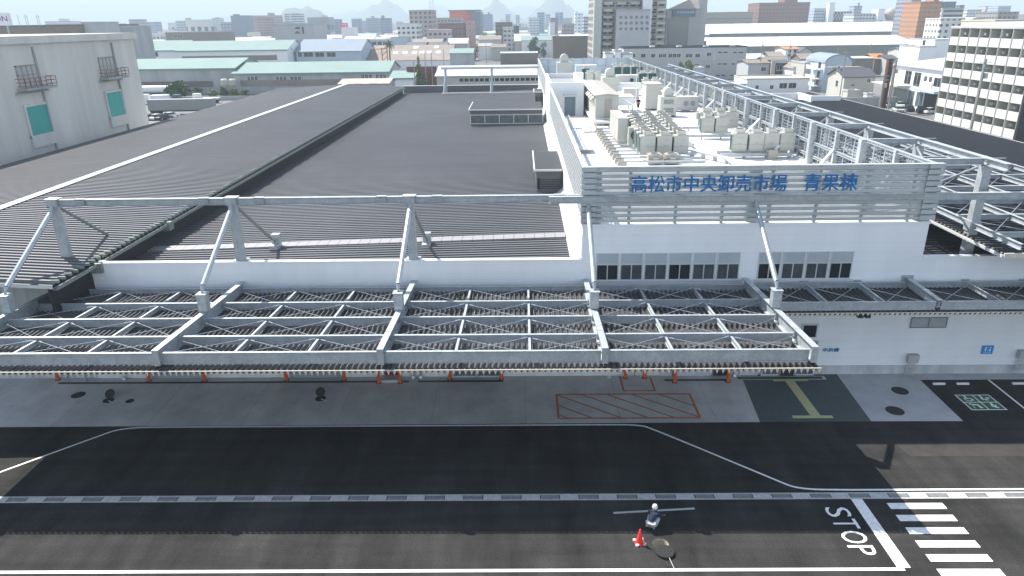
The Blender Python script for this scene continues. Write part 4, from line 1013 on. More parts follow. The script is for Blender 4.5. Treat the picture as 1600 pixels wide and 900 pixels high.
def hand(parent,wr,dirv,up,s_=1.0):
    """palm + four fingers + thumb from the wrist point"""
    d=Vector(dirv).normalized(); u=Vector(up).normalized(); r=d.cross(u).normalized(); w0=Vector(wr)
    J=[(tuple(w0),.024*s_),(tuple(w0+d*.05*s_),(.036*s_,.02*s_)),(tuple(w0+d*.09*s_),(.038*s_,.017*s_))]; E_=[(0,1),(1,2)]
    for k,(off,L) in enumerate(((-.030,.062),(-.010,.072),(.010,.068),(.030,.052))):
        b=w0+d*.095*s_+r*off*s_; i=len(J); J.append((tuple(b),.009*s_)); J.append((tuple(b+d*L*.55*s_-u*.008),.0085*s_)); J.append((tuple(b+d*L*.95*s_-u*.028),.007*s_)); E_+=[(2,i),(i,i+1),(i+1,i+2)]
    b=w0+d*.035*s_+r*-.035*s_; i=len(J); J.append((tuple(b),.011*s_)); J.append((tuple(b+d*.035*s_-r*.03*s_-u*.01),.0095*s_)); J.append((tuple(b+d*.062*s_-r*.035*s_-u*.022),.008*s_)); E_+=[(1,i),(i,i+1),(i+1,i+2)]
    return skinned('hand',J,E_,M['skin'],parent,1,0)
# crouching worker. local frame: +Y = facing, origin between the feet
wk=thing('person','crouching worker in white helmet, navy jacket and pale trousers, reaching forward over the asphalt','person',(5.85,26.35,0.0),R_(-28))
body=[((0,-.20,.34),.155),((0,-.13,.47),.15),((0,.0,.62),.165),((0,.10,.76),.15),((0,.16,.83),.07),((0,.21,.90),.075),((0,.235,.965),.085),((0,.245,1.03),.06)]
J=list(body); E_=[(i,i+1) for i in range(len(body)-1)]
def chain(fr,pts):
    i=len(J); J.extend(pts); E_.append((fr,i)); E_.extend([(i+k,i+k+1) for k in range(len(pts)-1)])
for s_ in (-1,1):
    chain(0,[((.10*s_,-.16,.33),.105),((.19*s_,.10,.40),.085),((.22*s_,.24,.44),.068),((.19*s_,.12,.26),.06),((.16*s_,.0,.09),.042),((.16*s_,.02,.055),(.05,.04)),((.18*s_,.17,.04),(.045,.03)),((.185*s_,.22,.035),(.035,.02))])
chain(3,[((-.20,.12,.76),.068),((-.26,.26,.60),.05),((-.20,.42,.50),.042),((-.15,.50,.48),.03)])
chain(3,[((.20,.12,.76),.068),((.30,.26,.60),.05),((.34,.44,.46),.042),((.35,.55,.40),.03)])
# one continuous body; clothing lies over it as its own meshes
skinned('body',J,E_,M['skin'],wk,2,0)
jk=[((0,-.17,.40),.175),((0,-.10,.52),.175),((0,.02,.64),.185),((0,.10,.76),.165),((0,.14,.82),.09)]
JJ=list(jk);EE=[(i,i+1) for i in range(4)]
for s_,pts in ((-1,[((-.20,.12,.765),.082),((-.26,.26,.60),.064),((-.20,.42,.505),.052),((-.17,.47,.488),.045)]),(1,[((.20,.12,.765),.082),((.30,.26,.60),.064),((.34,.44,.465),.052),((.348,.51,.425),.045)])):
    i=len(JJ); JJ+=pts; EE.append((3,i)); EE+=[(i+k,i+k+1) for k in range(3)]
skinned('jacket',JJ,EE,M['navy'],wk,2,0)
JJ=[((0,-.21,.345),.17)];EE=[]
for s_ in (-1,1):
    i=len(JJ); JJ+=[((.10*s_,-.17,.335),.125),((.19*s_,.10,.40),.10),((.225*s_,.25,.44),.082),((.19*s_,.12,.26),.076),((.16*s_,.0,.10),.06)]; EE.append((0,i)); EE+=[(i+k,i+k+1) for k in range(4)]
skinned('trousers',JJ,EE,M['pants'],wk,2,0)
for s_ in (-1,1):
    skinned('shoe',[((.16*s_,-.05,.05),(.05,.045)),((.165*s_,.06,.05),(.052,.045)),((.18*s_,.17,.04),(.05,.035)),((.185*s_,.23,.035),(.04,.028))],[(0,1),(1,2),(2,3)],M['blk'],wk,2,0)
hm=MB().lathe((0,.215,.985),[(.138,-.02),(.14,.0),(.118,.03),(.115,.08),(.088,.13),(.035,.152)],24); 
h=obj('helmet',hm,M['helmet'],wk,smooth=True); obj('peak',MB().poly([(-.09,.33),(.09,.33),(.06,.41),(-.06,.41)],.965,.98),M['helmet'],h)
hd=obj('face',MB().box(-.045,-.02,.312,.325,.93,.945).box(.02,.045,.312,.325,.93,.945).box(-.012,.012,.31,.338,.89,.93).box(-.03,.03,.30,.318,.862,.870),M['blk'],wk)
obj('tool_pouch',MB().box(-.09,.09,-.42,-.34,.30,.44),M['tile2'],wk)
obj('belt',MB().lathe((0,-.19,.40),[(.19,-.02),(.19,.02)],18),M['whitep'],wk)
hand(wk,(-.15,.50,.48),(.3,.9,-.2),(0,.2,1)); hand(wk,(.35,.55,.40),(.1,.9,-.25),(0,.25,1))
obj('pen',MB().tube((.36,.66,.37),(.42,.80,.32),.007,n=6),M['black'],wk)
# man on the roof
pr=thing('person','man in black clothes standing on the white roof between the boxes and the tall cabinet','person',(15.95,99.3,DK),R_(20))
J=[((0,0,.92),.15),((0,0,1.1),.14),((0,.02,1.32),.17),((0,.02,1.48),.07),((0,.03,1.56),.075),((0,.04,1.66),.095),((0,.04,1.74),.07)];E_=[(i,i+1) for i in range(6)]
for s_ in (-1,1):
    chain(0,[((.10*s_,0,.86),.10),((.12*s_,.04*s_,.48),.065),((.13*s_,-.02*s_,.10),.045),((.13*s_,.05,.05),.04),((.14*s_,.16,.04),.03)])
chain(2,[((-.21,.0,1.40),.065),((-.30,-.04,1.14),.05),((-.24,.10,.95),.04),((-.2,.2,.92),.03)])
chain(2,[((.21,.0,1.40),.065),((.33,.02,1.16),.05),((.26,.16,1.05),.04),((.2,.25,1.05),.03)])
skinned('body',J,E_,M['skin'],pr,2,0)
JJ=[((0,0,.98),.165),((0,0,1.1),.155),((0,.02,1.32),.185),((0,.02,1.45),.09)];EE=[(0,1),(1,2),(2,3)]
for pts in ([((-.21,.0,1.40),.08),((-.28,-.03,1.2),.065)],[((.21,.0,1.40),.08),((.30,.01,1.22),.065)]):
    i=len(JJ); JJ+=pts; EE.append((2,i)); EE.append((i,i+1))
skinned('shirt',JJ,EE,M['blk'],pr,2,0)
JJ=[((0,0,.93),.17)];EE=[]
for s_ in (-1,1):
    i=len(JJ); JJ+=[((.10*s_,0,.86),.12),((.12*s_,.04*s_,.48),.09),((.13*s_,-.02*s_,.12),.07)]; EE.append((0,i)); EE+=[(i,i+1),(i+1,i+2)]
skinned('trousers',JJ,EE,M['blk'],pr,2,0)
obj('hair',MB().lathe((0,.03,1.63),[(.10,0),(.108,.06),(.09,.12),(.04,.155)],16),M['blk'],pr,smooth=True)
hand(pr,(-.2,.2,.92),(.1,.8,-.3),(0,.3,1)); hand(pr,(.2,.25,1.05),(-.1,.8,.0),(0,.1,1))
# ============================================================ TOWN BUILDERS
def win_on(parent,face,u0,u1,n,zs,w_,h_,pos,glass=None,frame=True,name='window'):
    """face 'f' = -Y face (u=x, pos=y), 'l' = -X face (u=y,pos=x), 'r' = +X face"""
    glass=glass or M['glass']; k=(name,w_,h_,face,glass.name)
    if k not in _wm:
        f=MB(); p=MB(); t=.08
        if face=='f':
            f.box(-w_/2-t,w_/2+t,-.06,.0,-h_/2-t,-h_/2); f.box(-w_/2-t,w_/2+t,-.06,.0,h_/2,h_/2+t); f.box(-w_/2-t,-w_/2,-.06,0,-h_/2,h_/2); f.box(w_/2,w_/2+t,-.06,0,-h_/2,h_/2); f.box(-.03,.03,-.05,0,-h_/2,h_/2)
            p.quad((-w_/2,-.02,-h_/2),(w_/2,-.02,-h_/2),(w_/2,-.02,h_/2),(-w_/2,-.02,h_/2))
        else:
            s=-1 if face=='l' else 1
            f.box(0,s*.06,-w_/2-t,w_/2+t,-h_/2-t,-h_/2); f.box(0,s*.06,-w_/2-t,w_/2+t,h_/2,h_/2+t); f.box(0,s*.06,-w_/2-t,-w_/2,-h_/2,h_/2); f.box(0,s*.06,w_/2,w_/2+t,-h_/2,h_/2); f.box(0,s*.05,-.03,.03,-h_/2,h_/2)
            p.quad((s*.02,-w_/2,-h_/2),(s*.02,w_/2,-h_/2),(s*.02,w_/2,h_/2),(s*.02,-w_/2,h_/2))
        _wm[k]=(f.mesh('frame',M['alum']),p.mesh('pane',glass))
    fm,pm_=_wm[k]
    for z in zs:
        for i in range(n):
            u=u0+(u1-u0)*(i+.5)/n
            loc=(u,pos,z) if face=='f' else (pos,u,z)
            o=obj(name,pm_,None,parent,loc=loc)
            if frame: obj('frame',fm,None,o)
_wm={}
def boxb(label,x0,x1,y0,y1,z1,m,cat='building',name=None,group=None,roofm=None,par=.4,z0=0):
    t=thing(name or 'building',label,cat,group=group)
    obj('wall',MB().box(x0,x1,y0,y1,z0,z1),m,t)
    rf=MB().box(x0-.15,x1+.15,y0-.15,y0+.15,z1,z1+par).box(x0-.15,x1+.15,y1-.15,y1+.15,z1,z1+par).box(x0-.15,x0+.15,y0+.15,y1-.15,z1,z1+par).box(x1-.15,x1+.15,y0+.15,y1-.15,z1,z1+par).box(x0+.15,x1-.15,y0+.15,y1-.15,z1,z1+.03)
    obj('roof',rf,roofm or M['greyw'],t); return t
def gable(label,x0,x1,y0,y1,ze,zr,wm,rm,axis='x',cat='house',name='house',over=.5,group=None,trim=None,z0=0):
    """axis = direction of the ridge"""
    t=thing(name,label,cat,group=group); th=.18
    w_=MB()
    if axis=='x':
        ym=(y0+y1)/2
        w_.add([(x0,y0,z0),(x0,y1,z0),(x0,y1,ze),(x0,ym,zr),(x0,y0,ze),(x1,y0,z0),(x1,y1,z0),(x1,y1,ze),(x1,ym,zr),(x1,y0,ze)],[(0,4,3,2,1),(5,6,7,8,9),(0,5,9,4),(1,2,7,6)])
        sl=(zr-ze)/(ym-y0); a=(x0-over,x1+over); yo0=y0-over; zo=ze-sl*over; yo1=y1+over
        r=MB().add([(a[0],yo0,zo),(a[1],yo0,zo),(a[1],ym,zr),(a[0],ym,zr),(a[1],yo1,zo),(a[0],yo1,zo)]+[(p,q,z+th) for p,q,z in ((a[0],yo0,zo),(a[1],yo0,zo),(a[1],ym,zr),(a[0],ym,zr),(a[1],yo1,zo),(a[0],yo1,zo))],
          [(0,3,2,1),(3,5,4,2),(6,7,8,9),(9,8,10,11),(0,1,7,6),(4,5,11,10),(1,2,8,7),(2,4,10,8),(0,6,9,3),(3,9,11,5)])
    else:
        xm=(x0+x1)/2
        w_.add([(x0,y0,z0),(x1,y0,z0),(x1,y0,ze),(xm,y0,zr),(x0,y0,ze),(x0,y1,z0),(x1,y1,z0),(x1,y1,ze),(xm,y1,zr),(x0,y1,ze)],[(0,1,2,3,4),(5,9,8,7,6),(1,6,7,2),(0,4,9,5)])
        sl=(zr-ze)/(xm-x0); b=(y0-over,y1+over); xo0=x0-over;xo1=x1+over; zo=ze-sl*over
        P_=[(xo0,b[0],zo),(xo0,b[1],zo),(xm,b[1],zr),(xm,b[0],zr),(xo1,b[1],zo),(xo1,b[0],zo)]
        r=MB().add(P_+[(p,q,z+th) for p,q,z in P_],[(0,1,2,3),(3,2,4,5),(6,9,8,7),(9,11,10,8),(0,6,7,1),(4,10,11,5),(0,3,9,6),(3,5,11,9),(1,7,8,2),(2,8,10,4)])
    obj('wall',w_,wm,t); ro=obj('roof',r,rm,t)
    if trim:
        if axis=='x': obj('eave_trim',MB().box(x0-over,x1+over,y0-over-.12,y0-over-.003,zo-.25,zo+.2),trim,ro)
    return t
def fz(px,py,Y): return WY(px,py,Y).z
def fx(px,py,Y): return WY(px,py,Y).x
# ============================================================ BIG PALE BUILDING ON THE LEFT
LX=-62.0
lb=thing('pale_warehouse_block','tall pale grey windowless block on the left with two teal shutters and rusty balconies','building')
obj('wall',MB().box(-130,LX,20,117,0,20.2),M['lbw'],lb)
obj('eave_band',MB().box(-130,LX+.5,19.5,117.5,20.2,20.95),M['lbw'],lb)
obj('roof',MB().box(-130,LX+.3,19.7,117.3,20.95,21.1),M['cream'],lb)
for i,(a,b) in enumerate((((38,168),(73,207)),((164,146),(190,179)))):
    p0=WX(a[0],a[1],LX); p1=WX(b[0],b[1],LX)
    o=obj('teal_shutter',MB().box(LX+.02,LX+.10,p0.y,p0.y+4.0,p1.z,p0.z),M['teal'],lb)
    obj('frame',MB().box(LX+.01,LX+.22,p0.y-.3,p0.y-.003,p1.z-.3,p0.z+.3).box(LX+.01,LX+.22,p0.y+4.003,p0.y+4.3,p1.z-.3,p0.z+.3).box(LX+.01,LX+.22,p0.y,p0.y+4,p0.z+.003,p0.z+.3).box(LX+.01,LX+.3,p0.y-.3,p0.y+4.3,p1.z-1.5,p1.z-.003),M['lbw'],o)
    obj('lintel',MB().box(LX+.01,LX+.35,p0.y-1.0,p0.y+5,p0.z+1.6,p0.z+1.8),M['stain'],o)
for i,(a,b) in enumerate((((22,103),(50,133)),((152,90),(176,117)))):
    p0=WX(*a,LX); p1=WX(*b,LX); y0=p0.y; zt=p0.z; zb=p1.z
    o=obj('balcony',MB().box(LX+.003,LX+1.3,y0-.6,y0+5.4,zb-.5,zb-.2),M['stain'],lb)
    m=MB(); 
    for k in range(5): m.box(LX+.02,LX+.12,y0+.0+k*.95,y0+.2+k*.95,zb-.1,zt)
    m.box(LX+.02,LX+.12,y0,y0+4,zt-.15,zt); m.box(LX+.02,LX+.12,y0,y0+4,(zt+zb)/2,(zt+zb)/2+.12)
    obj('shutter_frame',m,M['hvac2'],o)
    obj('shutter_panel',MB().box(LX+.003,LX+.05,y0+.1,y0+3.9,zb-.1,zt-.1),M['greyw'],o)
    m=MB()
    for z in (.2,.65,1.1): m.box(LX+1.22,LX+1.28,y0-.6,y0+5.4,zb-.2+z,zb-.14+z); m.box(LX+.1,LX+1.2,y0+5.3,y0+5.36,zb-.2+z,zb-.14+z); m.box(LX+.1,LX+1.2,y0-.6,y0-.54,zb-.2+z,zb-.14+z)
    for k in range(7): m.box(LX+1.22,LX+1.28,y0-.6+k,y0-.54+k,zb-.2,zb+.96)
    obj('railing',m,M['rustw'],o)
for a in ((48,70),(171,60)):
    y=WX(*a,LX).y; obj('downpipe',MB().tube((LX+.15,y,0),(LX+.15,y,19.8),.14,n=8),M['stain'],lb)
ls_=solo('concrete_side_wall',MB().box(-60.6,-60.2,58,114,0,4.6),M['stain'],'stained low concrete wall with pipes between the dark roof and the pale block','wall')
solo('wall_pipe',MB().tube((-60.1,62,4.5),(-60.1,100,5.2),.12,n=8).tube((-60.1,80,4.4),(-60.1,104,3.9),.1,n=8),M['galvd'],'dark pipe running along the top of the stained low wall','pipe')
# ============================================================ MINT WAREHOUSES AND NEIGHBOURS
def xr(px0,px1,py,Y): return fx(px0,py,Y),fx(px1,py,Y)
def warehouse(label,px0,px1,ye,yr,Y,D,wm,rm,trim=None,name='warehouse',z0=0):
    x0,x1=xr(px0,px1,ye,Y); ze=fz((px0+px1)/2,ye,Y); zr=fz((px0+px1)/2,yr,Y+D/2)
    return gable(label,x0,x1,Y,Y+D,ze,zr,wm,rm,'x','warehouse',name,.6,None,trim),x0,x1,ze
t,x0,x1,ze=warehouse('nearer mint roofed warehouse, left higher half with the long dark window band',190,366,107.5,92,246,26,M['stain'],M['mint'],M['mintd'])
m=MB().box(x0,x1-8,245.9,245.99,2.4,4.3); obj('window_band',m,M['brown'],t)
t,x0,x1,ze=warehouse('nearer mint roofed warehouse, right lower half running towards the dark market roof',364,606,113.5,97,243,24,M['stain'],M['mint'],M['mintd'])
obj('window_band',MB().box(x0+2,x1-12,242.9,242.99,2.6,4.6),M['brnroof'],t)
for a,b in ((386,403),(431,448),(453,471),(564,582),(587,604)):
    u0,u1=fx(a,123,243),fx(b,123,243); win_on(t,'f',u0,u1,3,[fz(a,123.5,243)],(u1-u0)/3*.7,1.6 if a<500 else 3.0,243)
t,x0,x1,ze=warehouse('farther mint roofed warehouse, left half above the first ridge',190,282,79,64,345,28,M['whitep'],M['mint'],M['mintd'])
for a in (221,230,243): win_on(t,'f',fx(a-4,85,345),fx(a+4,85,345),1,[fz(a,85,345)],2.2,1.9,345)
t,x0,x1,ze=warehouse('farther mint roofed warehouse, right half with a long grey louvre band',276,448,78.5,64,343,28,M['whitep'],M['mint'],M['mintd'])
obj('louvre_band',MB().box(x0+2,x1-5,342.85,342.95,ze-4.6,ze-2.4),M['brnroof'],t)
obj('wall_lamp',MB().box(x1-.4,x1+.1,350,350.5,ze-.4,ze+.4),M['iron'],t)
t,x0,x1,ze=warehouse('blue grey roofed warehouse with a row of dark windows, right of the mint ones',462,563,80,61.5,352,34,M['ltblue'],M['bgroof'],None)
for a,b in ((465,472),(474,490),(492,507),(510,525)): win_on(t,'f',fx(a,85,352),fx(b,85,352),1,[fz(a,85.5,352)],fx(b,85,352)-fx(a,85,352)-.4,2.0,352)
t,x0,x1,ze=warehouse('old brown roofed warehouse with white skylights behind the palm',566,704,94,71,362,40,M['whitep'],M['brnroof'],None)
for i,(a,y) in enumerate(((618,83),(633,83),(648,83),(659,83),(671,83),(685,83),(580,75),(650,75),(682,75))):
    Yp=362+40*.5*(94-y)/23; p=WY(a,y,Yp); zz=ze+(fz(635,71,382)-ze)*(94-y)/23
    sl=(fz(635,71,382)-ze)/20
    obj('skylight',MB().add([(p.x-1.2,Yp-1.5,zz-1.5*sl+.28),(p.x+1.2,Yp-1.5,zz-1.5*sl+.28),(p.x+1.2,Yp+1.5,zz+1.5*sl+.28),(p.x-1.2,Yp+1.5,zz+1.5*sl+.28)],[(0,1,2,3)]),M['whitep'],t)
t,x0,x1,ze=warehouse('white patched roof hall right behind the far steel frame',682,862,118,102.5,228,26,M['cream'],M['wroof2'],None)
obj('window_band',MB().box(x0+7,x1-1,227.9,227.98,ze-1.7,ze-.8),M['glass'],t)
m=MB(); x_=x0+7
while x_<x1-1: m.box(x_-.12,x_+.12,227.82,227.9,ze-1.7,ze-.8); x_+=1.6
obj('mullion',m,M['alum'],t)
t,x0,x1,ze=warehouse('small rusty patched roof just beyond the far end of the dark market roof',531,606,131,123.5,205,12,M['stain'],M['rusty'],None,'shed')
t,x0,x1,ze=warehouse('low mint lean-to shed at the right end of the nearer mint warehouse',610,645,122,111,233,18,M['whitep'],M['mint'],M['mintd'],'shed')
for i,x_ in enumerate((351,364)):
    Yt=240.5; p=WY(x_,132,Yt)
    t=thing('water_tank','%s of two white round tanks on the nearer mint warehouse front'%('left','right')[i],'tank',(p.x,Yt,0))
    zt=fz(x_,123,Yt); zb=fz(x_,134,Yt)
    obj('tank',MB().lathe((0,0,0),[(1.0,zb),(1.15,zb+.3),(1.15,zt-.4),(.7,zt)],16),M['cream'],t); obj('stand',MB().tube((0,0,0),(0,0,zb),.35,n=6),M['greyw'],t)
t=boxb('long brown low building with a flat top beyond the mint roofs on the left',fx(259,55,560),fx(343,55,560),560,590,fz(300,50.5,560),M['tile2'])
win_on(t,'f',fx(273,57,560),fx(285,57,560),3,[fz(280,57,560)],1.6,2.4,560)
# ============================================================ TREES
def leafcloud(blobs,n,size,seed=0):
    r=random.Random(seed); m=MB(); tot=sum(b[3]*b[4]*b[5] for b in blobs)
    for (cx,cy,cz,rx,ry,rz) in blobs:
        k=int(n*rx*ry*rz/tot)
        for _ in range(k):
            while True:
                u,v,w_=r.uniform(-1,1),r.uniform(-1,1),r.uniform(-1,1); d=u*u+v*v+w_*w_
                if d<1 and (d>.25 or r.random()<.3): break
            j=1+.25*math.sin(7*u+5*w_+seed)
            p=Vector((cx+u*rx*j,cy+v*ry*j,cz+w_*rz*j)); s=size*r.uniform(.5,1.4)
            a=Vector((r.gauss(0,1),r.gauss(0,1),r.gauss(0,1))).normalized(); b=a.orthogonal().normalized()
            c=a.cross(b)*s*.6; b=b*s
            m.quad(p-b,p+c,p+b,p-c)
    return m
def tree(label,px,pybase,pytop,wpx,Y,mm,seed,name='tree',blobs=7,n=1600,cat='tree',trunk=.3,group=None):
    zt=fz(px,pytop,Y); p=WY(px,pybase,Y); x=p.x; h=max(zt,1.5); wd=abs(fx(px+wpx/2,pybase,Y)-fx(px-wpx/2,pybase,Y))/2
    r=random.Random(seed); t=thing(name,label,cat,(x,Y,0),0,group)
    B_=[]
    for i in range(blobs):
        a=r.uniform(0,6.28); q=r.uniform(.1,.6); f_=r.uniform(trunk+.1,.85); rr=wd*r.uniform(.35,.6)*(1.1-.5*abs(f_-.5))
        B_.append((math.cos(a)*wd*q,math.sin(a)*wd*q,h*f_,rr,rr,min(h*.25,rr)*r.uniform(.8,1.2)))
    B_.append((0,0,h*.9,wd*.35,wd*.35,h*.1)); B_.append((0,0,h*(trunk+.2),wd*.7,wd*.6,h*.2))
    obj('crown',leafcloud(B_,n,max(.25,wd*.13),seed),mm,t)
    tr=MB().tube((0,0,0),(0,0,h*.55),h*.035,h*.02,8)
    for i in range(4): a=r.uniform(0,6.28); tr.tube((0,0,h*(.3+.07*i)),(math.cos(a)*wd*.5,math.sin(a)*wd*.5,h*(.55+.08*i)),h*.014,h*.007,6)
    obj('trunk',tr,M['bark'],t); return t
tree('big round green tree before the nearer mint warehouse',276,153,128,38,233,M['leafd'],3,n=2600,trunk=.0)
for i,(px,wd,top,l) in enumerate(((312,16,137,'small green shrub right of the big round tree'),(333,20,140,'yellow green shrub, second right of the big round tree'),(350,18,136,'tall grassy shrub below the white tanks'),(366,22,139,'wide yellow green shrub under the white tanks'),(383,18,141,'rightmost green shrub of the row at the mint warehouse'))):
    tree(l,px,153,top,wd,236,(M['leaf'],M['leafl'])[i%2],20+i,'shrub',5,900,'shrub',.0,'shrubs along the nearer mint warehouse')
tree('slim poplar like green tree standing right of the mint lean-to',655,120,87,13,222,M['leafl'],31,blobs=8,n=1800,trunk=.15)
tree('round dark bush at the foot of the slim tree',661,131,115,22,212,M['leafd'],32,'bush',5,1100,'bush',.0)
tree('dark green tree before the mint roofed house in the centre',836,84,56,20,470,M['leafd'],33,n=1400,trunk=.1)
tree('second dark tree touching the first beside the brown warehouse',850,84,65,13,468,M['leafd'],34,n=800,trunk=.1)
tree('light green tree in front of the grey windowed warehouse, left crown',1062,112,95,18,262,M['leafl'],35,n=1200,trunk=.1)
tree('light green tree in front of the grey windowed warehouse, right crown',1077,112,93,18,263,M['leafl'],36,n=1200,trunk=.1)
tree('green tree beside the white vaulted office far right',1467,60,47,14,520,M['leafd'],37,n=700,trunk=.1)
tree('pale green small tree left of the vaulted office',1449,60,53,12,515,M['leafl'],38,n=500,trunk=.1)
tree('yellow green tree by the centre houses',760,62,48,14,700,M['leafl'],39,n=500,trunk=.1)
tree('narrow green tree by the shed in the centre lot',742,86,72,6,440,M['leafd'],40,n=400,trunk=.1)
# palm
Yp=338; xp=fx(609,90,Yp); hp=fz(609,68,Yp)
t=thing('palm_tree','tall palm standing before the old brown roofed warehouse','palm',(xp,Yp,0))
obj('trunk',MB().tube((0,0,0),(.2,0,hp),.38,.28,10),M['bark'],t)
m=MB(); r=random.Random(5)
for i in range(46):
    a=r.uniform(0,6.28); e=r.uniform(-.9,1.2); L=r.uniform(2.6,3.8); p=Vector((.2,0,hp)); pr_=p; d=Vector((math.cos(a)*math.cos(e),math.sin(a)*math.cos(e),math.sin(e)))
    for k in range(4):
        q=pr_+d*L/4; sd=Vector((-math.sin(a),math.cos(a),0))*(.36-.07*k)
        m.quad(pr_-sd,q-sd*.8,q+sd*.8,pr_+sd); pr_=q; d=(d+Vector((0,0,-.45))).normalized()
obj('crown',m,M['leafd'],t)
# ============================================================ POLES
def upole(label,px,pyb,pyt,Y,lean=0,group='utility poles in the town',thick=.17,arms=True):
    p=WY(px,pyb,Y); h=fz(px,pyt,Y); t=thing('utility_pole',label,'utility pole',(p.x,Y,0),0,group)
    obj('shaft',MB().tube((0,0,0),(0,0,h),thick,thick*.65,8),M['pole'],t)
    if arms:
        m=MB()
        for k in (.6,1.4): m.box(-.9,.9,-.05,.05,h-k-.05,h-k+.05)
        obj('crossarm',m,M['galv'],t)
        obj('transformer',MB().lathe((.45,0,h-2.9),[(.28,0),(.28,.8)],10),M['hvac'],t)
    return t
upole('leaning looking pole in front of the cream balconied apartment block',1520,190,92,112,thick=.2)
upole('thick pole left of the car park office, nearer one',1374,168,114,150,thick=.26)
upole('thick dark pole beside the rusty tower',1388,170,92,152,thick=.26)
upole('slim pole before the arched pale blue house',1312,150,78,200)
upole('pole in front of the long white warehouse, left one',1186,118,60,260)
upole('pole before the brown and dark houses',1229,118,62,280)
upole('pole just right of the grey windowed warehouse corner',1110,120,80,255)
upole('slim pole between the arched house and the long white warehouse',1306,100,58,330,arms=False)
upole('slim pole near the middle of the long white warehouse',1358,92,56,360,arms=False)
upole('slim pole at the left mint shed, nearest the palm',648,126,96,226,arms=False)
upole('slim pole directly right of the slim green tree',666,128,84,236,arms=False)
upole('second slim pole right of the slim green tree',676,128,81,238,arms=False)
upole('slim grey pole at the corner of the brown roofed warehouse',694,105,77,330,arms=False)
upole('white pole by the centre car park',760,100,68,380,arms=False)
upole('pole at the left foot of the brown flat warehouse',1011,88,50,400,arms=False)
tw=thing('lattice_tower','pale steel lattice mast rising above the pinkish office far away','radio mast',(fx(676,50,900),900,0))
h=fz(676,-5,900); m=MB()
for sx,sy in ((-1,-1),(1,-1),(1,1),(-1,1)): m.tube((sx*3,sy*3,0),(sx*1.6,sy*1.6,h+8),.35,.3,6)
z=0; s=1
while z<h+6:
    k=3-1.4*z/(h+8); m.bar((-k*s,-k,z),(k*s,-k,z+4),.3); m.bar((-k,-k*s,z),(-k,k*s,z+4),.3); m.bar((-k,-k,z),(k,-k,z),.3); z+=4; s=-s
obj('lattice',m,M['whitep'],tw)
# ============================================================ VEHICLES
def car(label,loc,rz,c,kind='car',group=None):
    t=thing('parked_car',label,'car',loc,rz,group); L=4.3;W=1.7
    m=MB()
    pr_=[(-2.15,.35),(-2.15,.75),(-1.9,.88),(-1.0,.92),(.95,.92),(1.9,.80),(2.15,.65),(2.15,.35)] if kind=='car' else [(-1.7,.3),(-1.7,1.0),(-1.6,1.05),(1.0,1.0),(1.65,.85),(1.7,.3)]
    def ext(p,w0): 
        n=len(p); vs=[(x,-w0,z) for x,z in p]+[(x,w0,z) for x,z in p]; return vs,[tuple(range(n)),tuple(range(2*n-1,n-1,-1))]+[(i,n+i,n+(i+1)%n,(i+1)%n) for i in range(n)]
    m.add(*ext(pr_,W/2)); paint=cmat(c,.25)
    obj('body',m,paint,t)
    if kind=='car': q=[(-1.75,.9),(-1.35,1.42),(.35,1.45),(1.15,.9)]
    else: q=[(-1.6,1.0),(-1.5,1.72),(.7,1.72),(1.25,.98)]
    n=len(q); vs=[(x,-W/2+.08,z) if z<1.1 else (x,-W/2+.22,z) for x,z in q]+[(x,W/2-.08,z) if z<1.1 else (x,W/2-.22,z) for x,z in q]
    cab=MB().add(vs,[tuple(range(n)),tuple(range(2*n-1,n-1,-1))]+[(i,n+i,n+(i+1)%n,(i+1)%n) for i in range(n)]); obj('window_glass',cab,M['glass'],t)
    obj('roof_panel',MB().box(q[1][0]+.08,q[2][0]-.05,-W/2+.2,W/2-.2,q[1][1]-.02,q[1][1]+.05),paint,t)
    for x_ in (-1.3 if kind=='car' else -1.1,1.35 if kind=='car' else 1.1):
        for s_ in (-1,1):
            wmm=MB().tube((0,-.1,0),(0,.1,0),.32,n=14); o=obj('wheel',wmm,M['tyre'],t,loc=(x_,s_*(W/2-.06),.32)); obj('hub',MB().tube((0,-.11,0),(0,.11,0),.17,n=10),M['alum'],o)
    return t
cw_=(.75,.76,.76)
for i,(px,py,rz_,c,k,l) in enumerate(((1384,163,85,cw_,'van','white kei car leftmost in the car park before the white office'),(1392,166,60,(.45,.58,.62),'car','pale blue car in the car park before the white office'),(1403,161,80,cw_,'car','white car in the back row of the office car park, left'),(1412,166,70,cw_,'car','white car in the middle of the office car park'),(1418,160,80,(.03,.03,.035),'car','black car in the back row of the office car park'),(1409,173,80,(.55,.6,.55),'car','half hidden pale car peeping over the slate roof edge'),(1430,165,70,cw_,'van','tall white van at the right of the office car park'),(1426,172,75,(.02,.02,.02),'car','black car in the front row of the office car park'),(1444,175,70,(.015,.015,.018),'van','big black van in the front row of the office car park'),(1461,176,15,(.62,.63,.62),'car','silver car parked alone before the dark office entrance'),(1386,158,85,(.2,.02,.03),'car','dark red car near the rusty tower'))):
    p=G(px,py,0); car(l,(p.x-2,p.y-2,0),R_(rz_),c,k,'cars before the white office')
for i,(px,py,c) in enumerate(((770,92,cw_),(776,92,cw_),(781,93,cw_),(787,92,(.5,.5,.5)),(793,93,cw_),(800,94,cw_),(806,92,cw_),(812,92,cw_),(745,92,(.5,.55,.6)),(752,83,cw_),(775,83,(.1,.2,.2)))):
    p=G(px,py,0); car('small parked car in the centre lot, number %s from the brown wall side'%ORD[i] if 0 else '%s of the tiny parked cars in the centre car park counted from its left front'%ORD[i],(p.x,p.y,0),R_(85 if i<8 else 5),c,'car' if i%2 else 'van','tiny cars in the centre car park')
